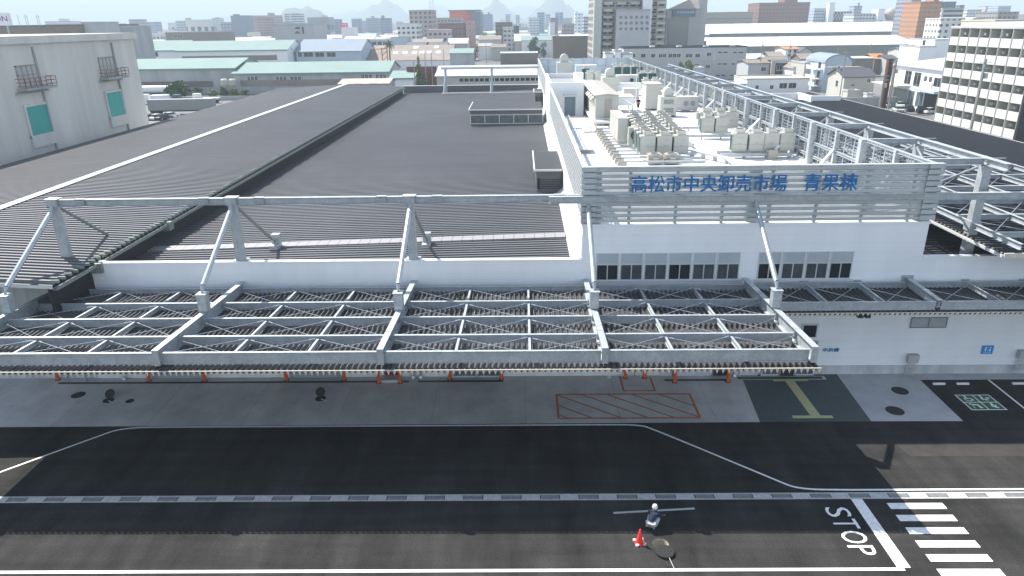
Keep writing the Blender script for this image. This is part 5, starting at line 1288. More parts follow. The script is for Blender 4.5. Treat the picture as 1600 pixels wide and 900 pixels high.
for i,(px,py,c,l) in enumerate(((238,187,(.05,.05,.06),'dark car left of the row at the foot of the pale block'),(247,187,cw_,'white car half hidden behind the dark roof edge'),(256,187,(.03,.03,.035),'black car behind the dark roof edge, third of the row'),(268,184,cw_,'second white car behind the dark roof edge, below the trailer'))):
    p=G(px,py,0); car(l,(p.x,p.y,0),R_(70),c,'car','cars below the grey trailer')
def truck(label,px,py,L,cabc,boxm,h=3.6,rz_=0,tank=False,cabside=-1):
    p=G(px,py,0); t=thing('lorry',label,'lorry',(p.x,p.y,0),R_(rz_))
    if tank: obj('tank',MB().tube((-L/2,0,2.2),(L/2,0,2.2),1.2,n=18),boxm,t)
    else: obj('cargo_box',MB().box(-L/2,L/2,-1.2,1.2,1.1,h),boxm,t); 
    obj('chassis',MB().box(-L/2,L/2,-.5,.5,.7,1.05),M['black'],t)
    if cabside:
        c=cabside; x0=c*L/2+c*.3
        cb_=obj('cab',MB().prof((x0+c*1.1,-1.15,0),(x0+c*1.1,1.15,0),[(-1.1,.6),(1.1,.6),(1.05,1.6),(.75,2.9),(-1.1,2.9)] if c<0 else [(-1.1,.6),(1.1,.6),(1.1,2.9),(-.75,2.9),(-1.05,1.6)]),cmat(cabc,.3),t)
        obj('windscreen',MB().box(x0+c*1.9,x0+c*2.15,-1.0,1.0,1.7,2.5),M['glass'],cb_)
    for x_ in (-L/2+1,-L/2+2.2,L/2-1.2,L/2-2.4):
        for s_ in (-1,1): obj('wheel',MB().tube((x_,s_*1.0,.5),(x_,s_*1.25,.5),.5,n=14),M['tyre'],t)
    return t
truck('long grey trailer parked along the edge of the dark roof',287,178,17,(.8,.8,.8),M['trailer'],3.9,4,False,0)
truck('white tank lorry left of the big round tree',247,150,13,(.8,.8,.8),M['whitep'],3,2,True,1)
truck('small white lorry beneath the tank lorry',252,162,5,(.8,.8,.8),M['whitep'],2.6,10,False,-1)
truck('small white lorry right of the round tree with an orange tailboard',331,161,5,(.8,.8,.8),M['alum'],1.6,4,False,-1)
truck('small flatbed lorry with dark cab in the truck yard',300,163,5,(.06,.12,.13),M['rusty'],1.5,4,False,-1)
solo('yard_wall',MB().box(-150,-60,224,224.4,0,1.3),M['stain'],'low concrete wall between the truck yard and the shrubs','wall')
solo('bollard_tank',MB().lathe((fx(382,156,220),220,0),[(.9,0),(1.0,.6),(.6,1.6),(.1,1.9)],14),M['whitep'],'small white domed object at the end of the shrubs','tank') if 0 else None
# ============================================================ RIGHT: HOUSES, OFFICE, APARTMENTS
def house(label,px0,px1,ye,yr,Y,D,wm,rm,axis='x',wins=(),name='house',zb=0):
    x0,x1=xr(px0,px1,ye,Y); pm=(px0+px1)/2; ze=fz(pm,ye,Y); zr=fz(pm,yr,Y+(D/2 if axis=='x' else 0))
    zr=max(zr,ze+.8)
    t=gable(label,x0,x1,Y,Y+D,ze,zr,wm,rm,axis,'house',name)
    for (face,a,b,n,yy,w_,h_) in wins:
        if face=='f': win_on(t,'f',x0+(x1-x0)*a,x0+(x1-x0)*b,n,[fz(pm,yy,Y)],w_,h_,Y)
        else: win_on(t,'l',Y+D*a,Y+D*b,n,[fz(px0,yy,Y)],w_,h_,x0)
    return t
def block(label,px0,px1,yt,Y,D,wm,wins=(),name='building',roofm=None,par=.4):
    x0,x1=xr(px0,px1,yt,Y); z=fz((px0+px1)/2,yt,Y)-par
    t=boxb(label,x0,x1,Y,Y+D,z,wm,'building',name,None,roofm,par)
    for (face,a,b,n,ys_,w_,h_) in wins:
        for yy in ys_:
            if face=='f': win_on(t,'f',x0+(x1-x0)*a,x0+(x1-x0)*b,n,[fz((px0+px1)/2,yy,Y)],w_,h_,Y)
            elif face=='l': win_on(t,'l',Y+D*a,Y+D*b,n,[fz(px0,yy,Y)],w_,h_,x0)
            else: win_on(t,'r',Y+D*a,Y+D*b,n,[fz(px1,yy,Y)],w_,h_,x1)
    return t
# grey windowed warehouse
t=block('wide grey warehouse with two rows of small windows behind the light green tree',975,1167,73,283,14,M['greyw'],[],roofm=M['black'])
Yg=283
for a,b,y,n in ((985,993,87,1),(1001,1009,87,1),(1017,1024,87,1),(1029,1041,87,2),(1044,1064,87,3),(1071,1082,87,2),(1086,1094,87,1),(1104,1112,85,1),(1085,1093,103,1),(1102,1110,104,1)):
    win_on(t,'f',fx(a,y,Yg),fx(b,y,Yg),n,[fz(a,y,Yg)],(fx(b,y,Yg)-fx(a,y,Yg))/n*.86,1.3,Yg)
for a,b,y in ((1122,1128,82),(1130,1137,82),(1145,1151,82),(1154,1161,82),(1121,1127,100),(1129,1136,100),(1143,1149,100),(1151,1158,100),(1119,1125,118),(1127,1133,118),(1141,1147,118),(1150,1156,118)):
    win_on(t,'f',fx(a,y,Yg),fx(b,y,Yg),1,[fz(a,y,Yg)],(fx(b,y,Yg)-fx(a,y,Yg))*.95,.45,Yg,frame=False,name='slot_window')
for px in (1020,1062,1104,1146):
    p=WY(px,72,Yg+3); obj('roof_vent',MB().box(p.x-.9,p.x+.9,Yg+3,Yg+5,p.z-1.2,p.z+.1),M['whitep'],t)
block('low pale shed in front of the grey windowed warehouse',1083,1100,105,262,8,M['ltblue'])
# brown flat warehouse in two steps
t=block('long brown flat warehouse behind the far end of the middle roof, low right part',937,1104,65,425,16,M['brown'])
t=block('taller brown box at the left end of the brown flat warehouse',864,938,57,422,18,M['brown'],roofm=M['brown'])
block('white low hall with a bright flat roof above the brown warehouse',942,1042,54,520,40,M['whitep'],[('f',.05,.95,14,[58],1.4,1.6)],roofm=M['wroof'])
for i,(px,wd,h_) in enumerate(((991,6,62),(1000,5,63),(1055,10,60),(1065,14,58),(1085,16,58))):
    p=WY(px,h_,440); s_=abs(fx(px+wd/2,60,440)-fx(px-wd/2,60,440))/2
    solo('roof_ventilator',MB().lathe((p.x,440,fz(px,66,440)-.5),[(s_,0),(s_,.8),(s_*.7,1.6),(s_*.2,2.1)],14),M['galv'],'%s silver roof ventilator from the left on the brown flat warehouse'%ORD[i],'ventilator','silver ventilators on the brown warehouse')
for i,(a,b,y) in enumerate(((946,958,84),(961,971,80),(973,989,85))): block('small white roof hut beyond the far screen, %s from the left'%ORD[i],a,b,y-2,205,6,M['whitep'],name='hut')
# long white warehouses
def wh(label,px0,px1,ye,yr,Y,D): 
    t,x0,x1,ze=warehouse(label,px0,px1,ye,yr,Y,D,M['whwall'],M['wroof'],None)
    m=MB()
    for i in range(8): x_=x0+(x1-x0)*(i+.5)/8; m.box(x_-.5,x_+.5,Y+D*.4,Y+D*.4+3,fz(1200,yr,Y+D/2)-1.0,fz(1200,yr,Y+D/2)+.3)
    return t
wh('nearer long white roofed warehouse above the right houses',1110,1436,71,57,430,60)
wh('farther long white roofed warehouse, second behind',1104,1424,50.5,36,600,70)
t,_,_,_=warehouse('short double gabled hall at the left end of the farther white warehouse',1072,1108,54,40,590,30,M['stain'],M['wroof'],None)
# houses
W=M['whitep'];Cm=M['cream'];T2=M['tile2']
house('white two storey house with a dull red roof before the white warehouse',1228,1249,77,73,330,14,W,M['tileo'],'x',[('f',.1,.9,2,80,1.2,1.2),('f',.1,.9,2,86,1.2,1.2)])
house('dark gabled house wing right of the red roofed white house',1249,1268,80,75,326,14,M['greyw'],M['tile'],'y')
house('weathered brown roofed house, small window under its gable',1252,1282,92,84,300,12,T2,M['brnroof'],'x',[('f',.4,.9,2,94,1.4,.9)])
house('brown low house roof in the row left of the red roofed one',1203,1225,88,81,310,12,T2,M['brnroof'],'x')
house('pale roofed house beside the grey warehouse corner',1168,1196,92,84,300,14,M['ltblue'],M['wroof2'],'x')
house('grey roofed shed behind the dark house',1196,1232,96,89,288,12,T2,M['tile2'],'x')
t=house('dark timber house with a pinkish wall panel beside it',1212,1234,99,95,256,12,M['black'],M['tile'],'x',[('f',.1,.9,2,106,2.0,1.8)])
obj('pink_panel',MB().box(fx(1206,100,255),fx(1212,100,255),255,256,0,fz(1209,95,255)),M['hvac2'],t)
house('grey walled house with rusty panel and flat tin roof',1170,1203,99,96,258,14,M['greyw'],M['tile2'],'x',[('f',.55,.9,1,108,1.6,1.3)])
house('small white gabled house with a steep dark roof',1240,1259,106,100,246,10,W,M['tile2'],'y',[('f',.2,.6,1,112,.9,1.3)])
block('tall grey beige flat house left of the arched house',1258,1282,97,238,12,M['hvac'],[('f',.45,.9,1,[120,136],2.0,1.8)])
# arched pale blue house
Ya=226; x0,x1=xr(1290,1332,96,Ya); zt=fz(1311,86,Ya)
t=thing('arched_house','pale blue three storey house with a barrel vaulted grey roof','house')
zs=fz(1311,98,Ya); cx=(x0+x1)/2; rr=(x1-x0)/2; n=12
arc=[(cx+rr*math.cos(math.pi*i/n),zs+(zt-zs)*math.sin(math.pi*i/n)) for i in range(n+1)]
pts=[(x1,0)]+arc+[(x0,0)]; k=len(pts)
obj('wall',MB().add([(x,Ya,z) for x,z in pts]+[(x,Ya+15,z) for x,z in pts],[tuple(range(k)),tuple(range(2*k-1,k-1,-1))]+[(i,k+i,k+(i+1)%k,(i+1)%k) for i in range(k)]),M['ltblue'],t)
a2=[(cx+(rr+.25)*math.cos(math.pi*i/n),zs+.02+(zt-zs+.25)*math.sin(math.pi*i/n)) for i in range(n+1)]
obj('roof',MB().add([(x,Ya-.35,z) for x,z in arc+a2[::-1]]+[(x,Ya+15.3,z) for x,z in arc+a2[::-1]],[(i,i+1,2*n-i,2*n+1-i) for i in range(n)]+[(2*n+2+n+1+i,2*n+2+n+2+i,n+2+i,n+1+i) for i in range(n)]+[(i,2*n+2+i,2*n+3+i,i+1) for i in range(n)]),M['bgroof'],t)
for y_,u in ((107,.62),(124,.5),(107,.92),(124,.9)): win_on(t,'f',x0+(x1-x0)*(u-.2),x0+(x1-x0)*(u+.05),1,[fz(1311,y_,Ya)],1.7,1.3,Ya)
for y_ in (109,124,135):
    z=fz(1290,y_,Ya); b=obj('balcony',MB().box(x0-2.2,x0,Ya+1,Ya+9,z-.1,z+.1).box(x0-2.25,x0-2.15,Ya+1,Ya+9,z+.1,z+1.1),W,t); obj('balcony_door',MB().box(x0-.05,x0-.003,Ya+3,Ya+5,z+.1,z+2.1),M['glass'],b)
# cream house with tiled roof
Yh=206
t=house('cream house with a dark tiled roof left of the rusty tower',1320,1368,120,107,Yh,11,Cm,M['tile'],'x',[('f',.25,.35,1,133,.8,.5),('f',.75,.85,1,126,.9,1.0)])
x0,x1=xr(1320,1368,120,Yh); win_on(t,'l',Yh+3,Yh+6,1,[4.0,8.0],1.4,1.6,x0)
m=MB(); z=fz(1345,104,Yh+8); obj('upper_roof',MB().box(x0-1,x1,Yh+7,Yh+12,z-.4,z-.1),M['tile2'],t)
boxb('small cream utility hut behind the slate roof edge',fx(1325,143,196),fx(1343,143,196),196,199,fz(1334,143,196),Cm,'hut','hut'); boxb('small white tank box beside the cream utility hut',fx(1355,148,192),fx(1364,148,192),192,194,fz(1360,148,192),W,'tank','tank_box')
t=block('low white building with small windows below the houses',1168,1264,122,222,14,W,[('f',.14,.2,1,[136],.9,1.0),('f',.38,.44,1,[136],1.0,1.0),('f',.52,.82,2,[134],2.2,1.5)],roofm=Cm)
block('pale shed left of the low white building, behind the gallery frame',1130,1166,131,214,12,Cm)
house('orange tiled house roof before the white warehouse',1367,1386,92,84,296,12,T2,M['tileo'],'x')
block('flat white roofed house left of the orange roof',1326,1366,90,286,12,T2,roofm=M['wroof'])
house('small house with bright blue metal roof',1412,1442,80,74,330,14,Cm,M['blueroof'],'x')
house('brown roofed house right of the orange roof',1388,1402,92,86,290,12,M['greyw'],M['tile'],'x')
block('white stepped building behind the grey hipped roof',1462,1506,61,300,20,W,[('l',.3,.5,1,[68],2,2)]); block('lower white terrace of the stepped building',1438,1463,72,296,16,W)
rt_=thing('rusty_tower','narrow rusty brown sheet tower between the two thick poles','tower',(0,0,0))
x0,x1=xr(1385,1392,120,176); obj('shell',MB().box(x0,x1,176,177.2,0,fz(1390,92,176)),M['rusty'] if 0 else mat('rust_sheet',(.07,.035,.028),.85,0,.4,1.5),rt_); obj('pipe',MB().tube((x0-.3,175.6,0),(x0-.3,175.6,fz(1390,96,176)),.25,n=8).tube((x1+.3,175.6,0),(x1+.3,175.6,fz(1390,100,176)),.2,n=8),mat('rust_pipe',(.22,.09,.05),.8,0,.3,2),rt_)
solo('roadside_wall',MB().box(60,96,186,186.4,0,2.6),M['stain'],'grey block wall along the back of the slate roof','wall')
# white office with hipped grey roof: long face towards -X
OXf=98.0; Y1o=WX(1397,100,OXf).y; Y0o=WX(1489,111,OXf).y; ZO=9.9
of=thing('office_building','white two storey office with a grey hipped roof and a dark glazed entrance','office building')
obj('wall',MB().box(OXf,OXf+34,Y0o,Y1o,0,ZO),W,of)
X1=OXf+34.6; Xa=OXf-.6; ya=Y0o-.6; yb=Y1o+.6; zr=ZO+3.6; ym=(ya+yb)/2
obj('roof',MB().add([(Xa,ya,ZO),(X1,ya,ZO),(X1,yb,ZO),(Xa,yb,ZO),(Xa+17,ym,zr),(X1,ym,zr),(Xa,ya,ZO+.2),(X1,ya,ZO+.2),(X1,yb,ZO+.2),(Xa,yb,ZO+.2)],[(6,7,5,4),(4,5,8,9),(6,4,9),(0,1,7,6),(0,6,9,3),(0,3,2,1),(3,9,8,2)]),M['greyw'],of)
def onface(px): return WX(px,120,OXf).y
for px,zz,w_,h_ in ((1406,7.6,2.0,.0),(1419,7.3,3.0,3.2),(1434,7.2,3.0,3.2),(1447,7.2,1.2,2.0),(1455,7.2,1.2,2.0),(1467,7.2,3.2,2.0),(1429,2.6,3.0,3.4),(1443,2.6,3.0,3.4)):
    if h_>0: y=onface(px); win_on(of,'l',y-.1,y+.1,1,[zz],w_,h_,OXf,M['glassl'] if zz<5 else M['glass'])
y=onface(1462); obj('entrance_canopy',MB().box(OXf-2.5,OXf-.003,y-5,y+6,4.9,5.5),M['ltblue'],of); obj('entrance_glazing',MB().box(OXf-.12,OXf-.01,y-3,y+3,0,4.8),M['black'],of)
y=onface(1410); obj('loading_canopy',MB().box(OXf-3.5,OXf-.003,y-5,y+9,5.2,5.5),Cm,of); obj('loading_bay',MB().box(OXf-.12,OXf-.01,y-4,y+3,0,4.4),M['gutter'],of)
y=onface(1452); obj('sign_panel',MB().box(OXf-.3,OXf-.02,y-2,y+2.4,5.6,7.0),W,of)
y=onface(1474); obj('orange_strip',MB().box(OXf-.1,OXf-.01,y-.4,y+.4,5.6,ZO-.3),M['cream'] if 0 else cmat((.7,.5,.25)),of)
# cream apartment block with balconies on the face towards -X
AX=84.0; Y1a=WX(1505,47,AX).y+1; Y0a=119.6; fh=2.86; ZA=19.7
ap=thing('apartment_block','cream apartment block with seven floors of long balconies at the right edge','apartment building')
obj('wall',MB().box(AX,AX+22,Y0a,Y1a,0,ZA),mat('apartment_wall',(.40,.38,.33),.85,0,.1,.4),ap)
obj('roof',MB().box(AX-1.6,AX+22.4,Y0a-.4,Y1a+.4,ZA,ZA+.35).box(AX+1,AX+22.4,Y0a-.4,Y1a+.4,ZA+.35,ZA+1.0),M['greyw'],ap)
obj('dark_end_wall',MB().box(AX-1.7,AX+22,Y0a-.5,Y0a-.003,0,ZA-.5),M['black'],ap)
nb=8
acm=MB().box(-.2,.2,-.36,.36,0,.5).mesh('air_conditioner',M['greyw'])
for f_ in range(7):
    zf=ZA-fh*(f_+1)
    b=obj('balcony',MB().box(AX-1.6,AX-.003,Y0a,Y1a,zf-.1,zf+.05).box(AX-1.65,AX-1.5,Y0a,Y1a,zf-.2,zf+1.3),M['bpar'],ap)
    for k in range(nb+1):
        y=Y0a+(Y1a-Y0a)*k/nb
        obj('partition',MB().box(AX-1.6,AX-.05,y-.04,y+.04,zf+.06,zf+fh-.2),M['hvac'],b)
        if k<nb: obj('balcony_door',MB().box(AX-.06,AX-.01,y+.4,y+1.9,zf+.1,zf+2.1),M['glassl'],b); obj('side_panel',MB().box(AX-.10,AX-.01,y+2.05,y+2.5,zf+.1,zf+1.9),M['gutter'],b)
    for k in range(0,nb,2):
        y=Y0a+(Y1a-Y0a)*(k+.85)/nb; obj('air_conditioner',acm,None,b,loc=(AX-.9,y,zf+1.65))
for k in range(nb+1):
    y=Y0a+(Y1a-Y0a)*k/nb; obj('drainpipe',MB().tube((AX-1.72,y,0),(AX-1.72,y,ZA),.07,n=6),M['alum'],ap)
# ============================================================ FAR CITY LANDMARKS
def far(label,px0,px1,yt,Y,D,c,sx=3.2,sz=3.2,wx=1.9,wz=1.3,glass=(.06,.07,.09),extra=(),name='office_block',cat='building',plain=False):
    x0,x1=xr(px0,px1,yt,Y); z=fz((px0+px1)/2,yt,Y)
    t=thing(name,label,cat)
    obj('wall',MB().box(x0,x1,Y,Y+D,0,z),cmat(c) if plain else winmat(c,sx,sz,wx,wz,glass),t)
    obj('roof',MB().box(x0-.2,x1+.2,Y-.2,Y+D+.2,z,z+.7),cmat(tuple(v*.8 for v in c)),t)
    for (a,b,y_) in extra:
        xa,xb=xr(a,b,y_,Y); obj('roof_house',MB().box(xa,xb,Y+2,Y+max(8,D*.6),z+.7,fz((a+b)/2,y_,Y)),cmat(c),t)
    return t
gw=(.45,.45,.44);pk=(.42,.30,.27);dk=(.16,.18,.22);bl=(.30,.38,.48);br_=(.20,.12,.10)
# big apartment tower, floors as real balcony slabs
Yt=360; x0,x1=xr(928,1042,20,Yt)
t=thing('apartment_tower','tall beige apartment tower with stacked balconies in the upper middle','apartment building')
xc=fx(940,20,Yt)
zt=54.0
obj('wall',MB().box(x0,x1,Yt+2.5,Yt+30,0,zt),winmat((.38,.35,.32),3.4,3.1,2.2,1.9,(.05,.05,.06)),t); obj('end_pier',MB().box(x0,xc,Yt-1.5,Yt+2.5,0,zt+.5),M['hvac'],t)
z=fz(980,50,Yt)-6
for k in range(17):
    if k*3.05+1.5>zt: break
    m=MB().box(xc,x1,Yt,Yt+2.5,k*3.05+1.3,k*3.05+1.45)
    xx=xc+1
    while xx<x1-2: m.box(xx,xx+4.2,Yt-.1,Yt+.1,k*3.05+1.45,k*3.05+2.5); xx+=6.4
    obj('balcony',m,M['hvac'],t)
px_=fx(1009,20,Yt); obj('stair_tower',MB().box(px_-2,px_+2.4,Yt-3,Yt,0,zt+3),W,t)
# grey building with round windows
t=far('grey office with three rows of round windows in front of the beige tower',964,1016,17,352,3.5,(.42,.42,.43),plain=True)
t['label']='grey office with three rows of round windows in front of the beige tower'
gm_=MB().add([(math.cos(2*math.pi*i/12)*.75,-.03,math.sin(2*math.pi*i/12)*.75) for i in range(12)],[tuple(range(11,-1,-1))]).mesh('round_window',M['glassl'])
for r_,y_ in enumerate((27,36,45)):
    for k in range(6): obj('round_window',gm_,None,t,loc=(fx(970+8.2*k,y_,352),352-.01,fz(990,y_,352)))
me=fit_mesh(text_mesh('========',1,.01,M['blue'],'sign_lettering'),1,1) if 0 else None
# glass fronted building with dark sign board
t=far('grey building with glass front, dark sign board and sloping roof in the upper middle',1042,1095,16,372,22,(.36,.36,.36),plain=True)
x0,x1=xr(1044,1093,20,372); z0=fz(1068,16,372)
obj('sloping_roof',MB().add([(x0,371.8,z0+.7),(x1,371.8,z0+.7),(x1,394,z0+.7),(x0,394,z0+.7),(x0+3,378,z0+.75),(x1,378,z0+7),(x1,394,z0+7)],[(0,1,5,4),(1,2,6,5),(2,3,4,6),(3,0,4),(4,5,6)]),M['hvac2'],t)
obj('glass_front',MB().box(x0+.4,x1-5,371.6,371.9,0,fz(1068,28,372)),M['glassl'],t)
bd=obj('sign_board',MB().box(fx(1051,20,371),fx(1087,20,371),371.2,371.6,fz(1068,26,371),fz(1068,13.5,371)),M['blueblk'],t)
b=MB()
for k in range(7): xx=fx(1058,20,371)+k*1.25; obj('sign_mark',MB().box(xx,xx+.8,371.1,371.19,fz(1068,20.5,371),fz(1068,18,371)),M['ltblue'],bd)

obj('side_tower',MB().box(x1-.5,x1+4.5,376,394,0,z0+10),M['greyw'],t)
far('olive grey low office right of the glass fronted building',1099,1177,20,720,30,(.24,.22,.18),3,7,1.6,1.1,extra=((1099,1106,14),))
far('dark red brick office block above the long white warehouses',1187,1266,5,730,36,(.22,.11,.09),3.2,3.6,1.5,1.2,extra=((1228,1248,-3),))
far('pale blue grey apartments right of the brick office',1273,1304,14,820,30,(.42,.47,.55),3,3,2,1.2)
far('white spire like stair tower beside the pale blue apartments',1297,1305,5,810,8,(.7,.72,.75),3,4,1,1,plain=True)
t=far('dark hall with white diagonal lattice on its face',1303,1331,19,840,30,(.10,.10,.12),plain=True)
x0,x1=xr(1303,1331,19,840); z1=fz(1317,19,840); m=MB(); k=0
for i in range(7): xx=x0+(x1-x0)*i/6; m.bar((xx,839.6,z1-8),(min(xx+4.5,x1),839.6,z1),.35); m.bar((xx,839.6,z1),(min(xx+4.5,x1),839.6,z1-8),.35)
obj('lattice',m,W,t)
far('slim grey blue tower above the lattice hall',1335,1347,10,900,14,(.33,.37,.43),extra=((1342,1345,4),))
far('pale long low office left of the dome',1335,1372,22,760,25,(.5,.53,.55))
p=WY(1393,23,760); solo('dome',MB().lathe((p.x,760,p.z),[(q*1.36,w*1.36) for q,w in ((0.2,-4.6),(2.6,-3.9),(4.2,-2.2),(4.9,0),(4.4,2.2),(3.0,3.9),(1.2,4.6),(.2,4.8))],24),M['hvac2'],'big grey brown ball shaped dome above the white roofs','dome',smooth=True)
block('plinth block carrying the ball shaped dome',1383,1404,31,748,20,M['greyw']) ; far('white rounded slab beside the ball dome',1373,1383,15,756,14,(.75,.75,.75),plain=True)
far('white office with many windows behind the dome',1404,1424,17,800,25,(.6,.63,.65))
far('dark grey tower touching the orange apartments',1425,1440,-3,560,22,(.25,.25,.29),3,3,2,1.2)
t=far('orange brown apartment building with balconies, upper right',1439,1472,4,500,22,(.42,.20,.10),3.4,2.9,2.4,1.3,(.25,.15,.1),extra=((1463,1471,-6),))
far('grey white apartments right of the orange building',1473,1506,14,520,25,(.5,.5,.48),30,3,27,1.3)
far('teal topped dark slab behind the grey white apartments',1472,1494,4,620,22,(.10,.14,.18))
t=far('white office with rows of windows and a vaulted annex, upper right',1471,1508,30,420,16,(.62,.61,.56),3.3,3.2,1.6,1.4)
x0=fx(1508,35,420); x1=fx(1546,35,420); z=fz(1520,30,420); n=10
obj('vaulted_annex',MB().add([( (x0+x1)/2-(x1-x0)/2*math.cos(math.pi*i/n),420,z-5+6*math.sin(math.pi*i/n)) for i in range(n+1)]+[( (x0+x1)/2-(x1-x0)/2*math.cos(math.pi*i/n),455,z-5+6*math.sin(math.pi*i/n)) for i in range(n+1)],[(i,n+1+i,n+2+i,i+1) for i in range(n)]+[tuple(range(n,-1,-1))]),M['greyw'],t)
obj('annex_wall',MB().box(x0,x1,420.5,455,0,z-5),M['greyw'],t)
far('cream low building at the right edge behind the apartments',1555,1620,33,330,25,(.58,.53,.40),plain=True)
far('brown grey building with tower at the right edge',1560,1592,20,520,25,(.30,.27,.26))
far('blue grey far apartment slab at the right edge',1560,1580,10,1000,22,(.35,.40,.50))
far('pale small tower far right',1541,1549,10,1100,20,(.5,.45,.48)); far('slim dark tower right of the grey apartments',1500,1507,9,700,12,(.2,.22,.27))
far('pale block far right of the slim dark tower',1512,1534,16,800,22,(.55,.55,.55))
# left and centre skyline
far('pinkish grey office with dark window bays beside the lattice mast',639,675,17,640,30,(.36,.29,.27),4,3.6,2,1.8)
t=far('orange red fronted hall with a dark grey side',702,736,18,760,45,(.62,.13,.07),8,4.2,6,.5,(.4,.06,.04)); x0,x1=xr(736,751,18,760); obj('grey_wing',MB().box(x0,x1,755,805,0,fz(740,18,760)),M['blueblk'],t); x0,x1=xr(700,750,18,760); obj('top_slab',MB().box(x0,x1,758,806,fz(725,18,760)+.7,fz(725,17,760)+.9),M['blueblk'],t)
far('dark red brick office with rows of windows in the centre',685,726,38,520,25,(.22,.12,.11),2.6,3.4,1.3,1.1)
far('pink plain block right of the dark red brick office',727,739,32,520,25,(.45,.28,.27),3,4,.8,.8)
far('white apartments with two gabled wings left of centre',621,653,38,500,20,(.66,.66,.64),3.2,3,1.8,1.4)
far('pinkish low apartments below the dark red brick office',666,702,48,460,18,(.48,.40,.38),3,2.9,1.8,1.3)
far('grey mid rise behind the dark red brick office',680,720,29,700,25,(.33,.33,.32))
t=far('grey concrete hall with arched windows and a dark roof box, left of centre',427,492,40,600,34,(.36,.36,.37),plain=True,extra=((440,447,34),(464,481,36)))
b=MB()
for k,px in enumerate((465,465)): 
    y_=(44,51)[k]; p=WY(px,y_,599.8); b.add([(p.x+2.2*math.cos(math.pi*i/8),599.8,p.z-.8+2*math.sin(math.pi*i/8)) for i in range(9)],[tuple(range(9))])
obj('arched_window',b,M['black'],t); obj('slot_window',MB().box(fx(472,48,600),fx(475,48,600),599.7,599.9,fz(474,53,600),fz(474,42,600)),M['black'],t)
far('dark blue grey apartment tower, left skyline',360,388,25,1050,30,(.16,.20,.27),3.4,3,2.4,1.2,extra=((363,367,22),)); far('long pink brown apartment slab, left skyline',394,430,25,1000,30,(.36,.28,.30),3.2,3,2,1.2,extra=((417,422,20),))
far('reddish slab just below the pink brown one',400,417,30,900,25,(.34,.22,.20),3.2,3,2,1.2); far('white striped apartment tower, left skyline',444,466,22,1000,26,(.55,.57,.60),30,3.1,28,1.3,extra=((456,459,20),))
far('pale small block far left skyline',331,340,29,1300,26,(.5,.5,.5),extra=((335,338,27),)); far('grey low slab at the left skyline',300,318,33,1100,30,(.28,.31,.38)); far('pale low slab left of it on the skyline',274,292,33,1000,26,(.45,.47,.5),extra=((288,291,28),))
far('small grey tower above the pale block roof',201,215,31,1000,24,(.35,.36,.42)); far('pale blue small tower near the pale block',229,240,35,1100,24,(.38,.42,.5)); far('pale cluster of flats on the far left horizon',70,108,34,1000,26,(.55,.57,.62),extra=((90,98,29),))
far('white slim twin tower near the red sign, skyline',502,508,25,950,12,(.6,.62,.64)); far('dark slim tower left of the red sign',522,530,31,900,14,(.22,.26,.33)); far('white building below the pink sign',533,552,44,800,20,(.7,.7,.7),plain=True)
t=thing('red_rooftop_sign','small pink red sign board with white marks far off','sign'); x0,x1=xr(532,543,36,790); obj('board',MB().box(x0,x1,790,790.5,fz(537,42,790),fz(537,36,790)),cmat((.75,.05,.15)),t); obj('mark',MB().box(x0+2,x0+3,789.9,789.99,fz(537,39.5,790),fz(537,37.5,790)).box(x1-3,x1-2,789.9,789.99,fz(537,39.5,790),fz(537,37.5,790)),W,t)
far('blue slab left of centre skyline',549,560,30,1150,24,(.25,.32,.42)); far('blue grey pair of slabs near the centre skyline',572,590,29,1150,24,(.27,.33,.42),extra=((579,582,25),)); far('dark blue narrow tower near the centre skyline',594,608,29,1000,20,(.2,.26,.35),extra=((595,598,24),)); far('pale blue long slab, centre skyline',561,575,33,1250,24,(.35,.42,.5))
far('blue tower right of the orange red hall',754,769,23,1050,22,(.25,.31,.40),extra=((762,765,19),)); far('brown flats with pale annex, right of centre',774,800,36,560,20,(.22,.17,.16),3,3,1.8,1.2); far('pale annex before the brown flats',786,802,44,520,16,(.5,.5,.48),3,3,1.8,1.2); far('teal dark small block beside the pale annex',802,811,42,540,14,(.08,.14,.17),plain=True)
far('small blue slab, skyline over the brown flats',790,797,23,1250,20,(.35,.43,.52)); far('small blue slab right of the last one',806,812,24,1300,20,(.38,.45,.53)); far('white and glass tower, right of centre skyline',826,842,28,950,22,(.6,.63,.66),4,3.2,3,1); far('blue glass tower behind the white one',840,851,20,1000,18,(.28,.42,.55),3,3,2,1.5); far('pale slim slab beside the blue glass tower',852,860,23,1150,18,(.42,.5,.57)); far('bright blue slab far right of centre',868,880,20,1200,22,(.25,.38,.52),30,3,28,1.4)
far('brown square block below the blue slab',860,872,29,800,18,(.20,.16,.16),plain=True); far('white tower with plain face, left of the beige tower',899,911,22,800,20,(.62,.65,.68),4,3.4,2,1.2,extra=((899,903,18),)); far('pale blue low slab beside the beige tower',912,925,27,820,20,(.5,.56,.62),30,3.4,28,1.2); far('brown and grey block under the white tower',878,898,38,700,20,(.3,.27,.26)); far('tall pale chimney like block below the skyline',859,867,36,600,14,(.6,.6,.6),plain=True)
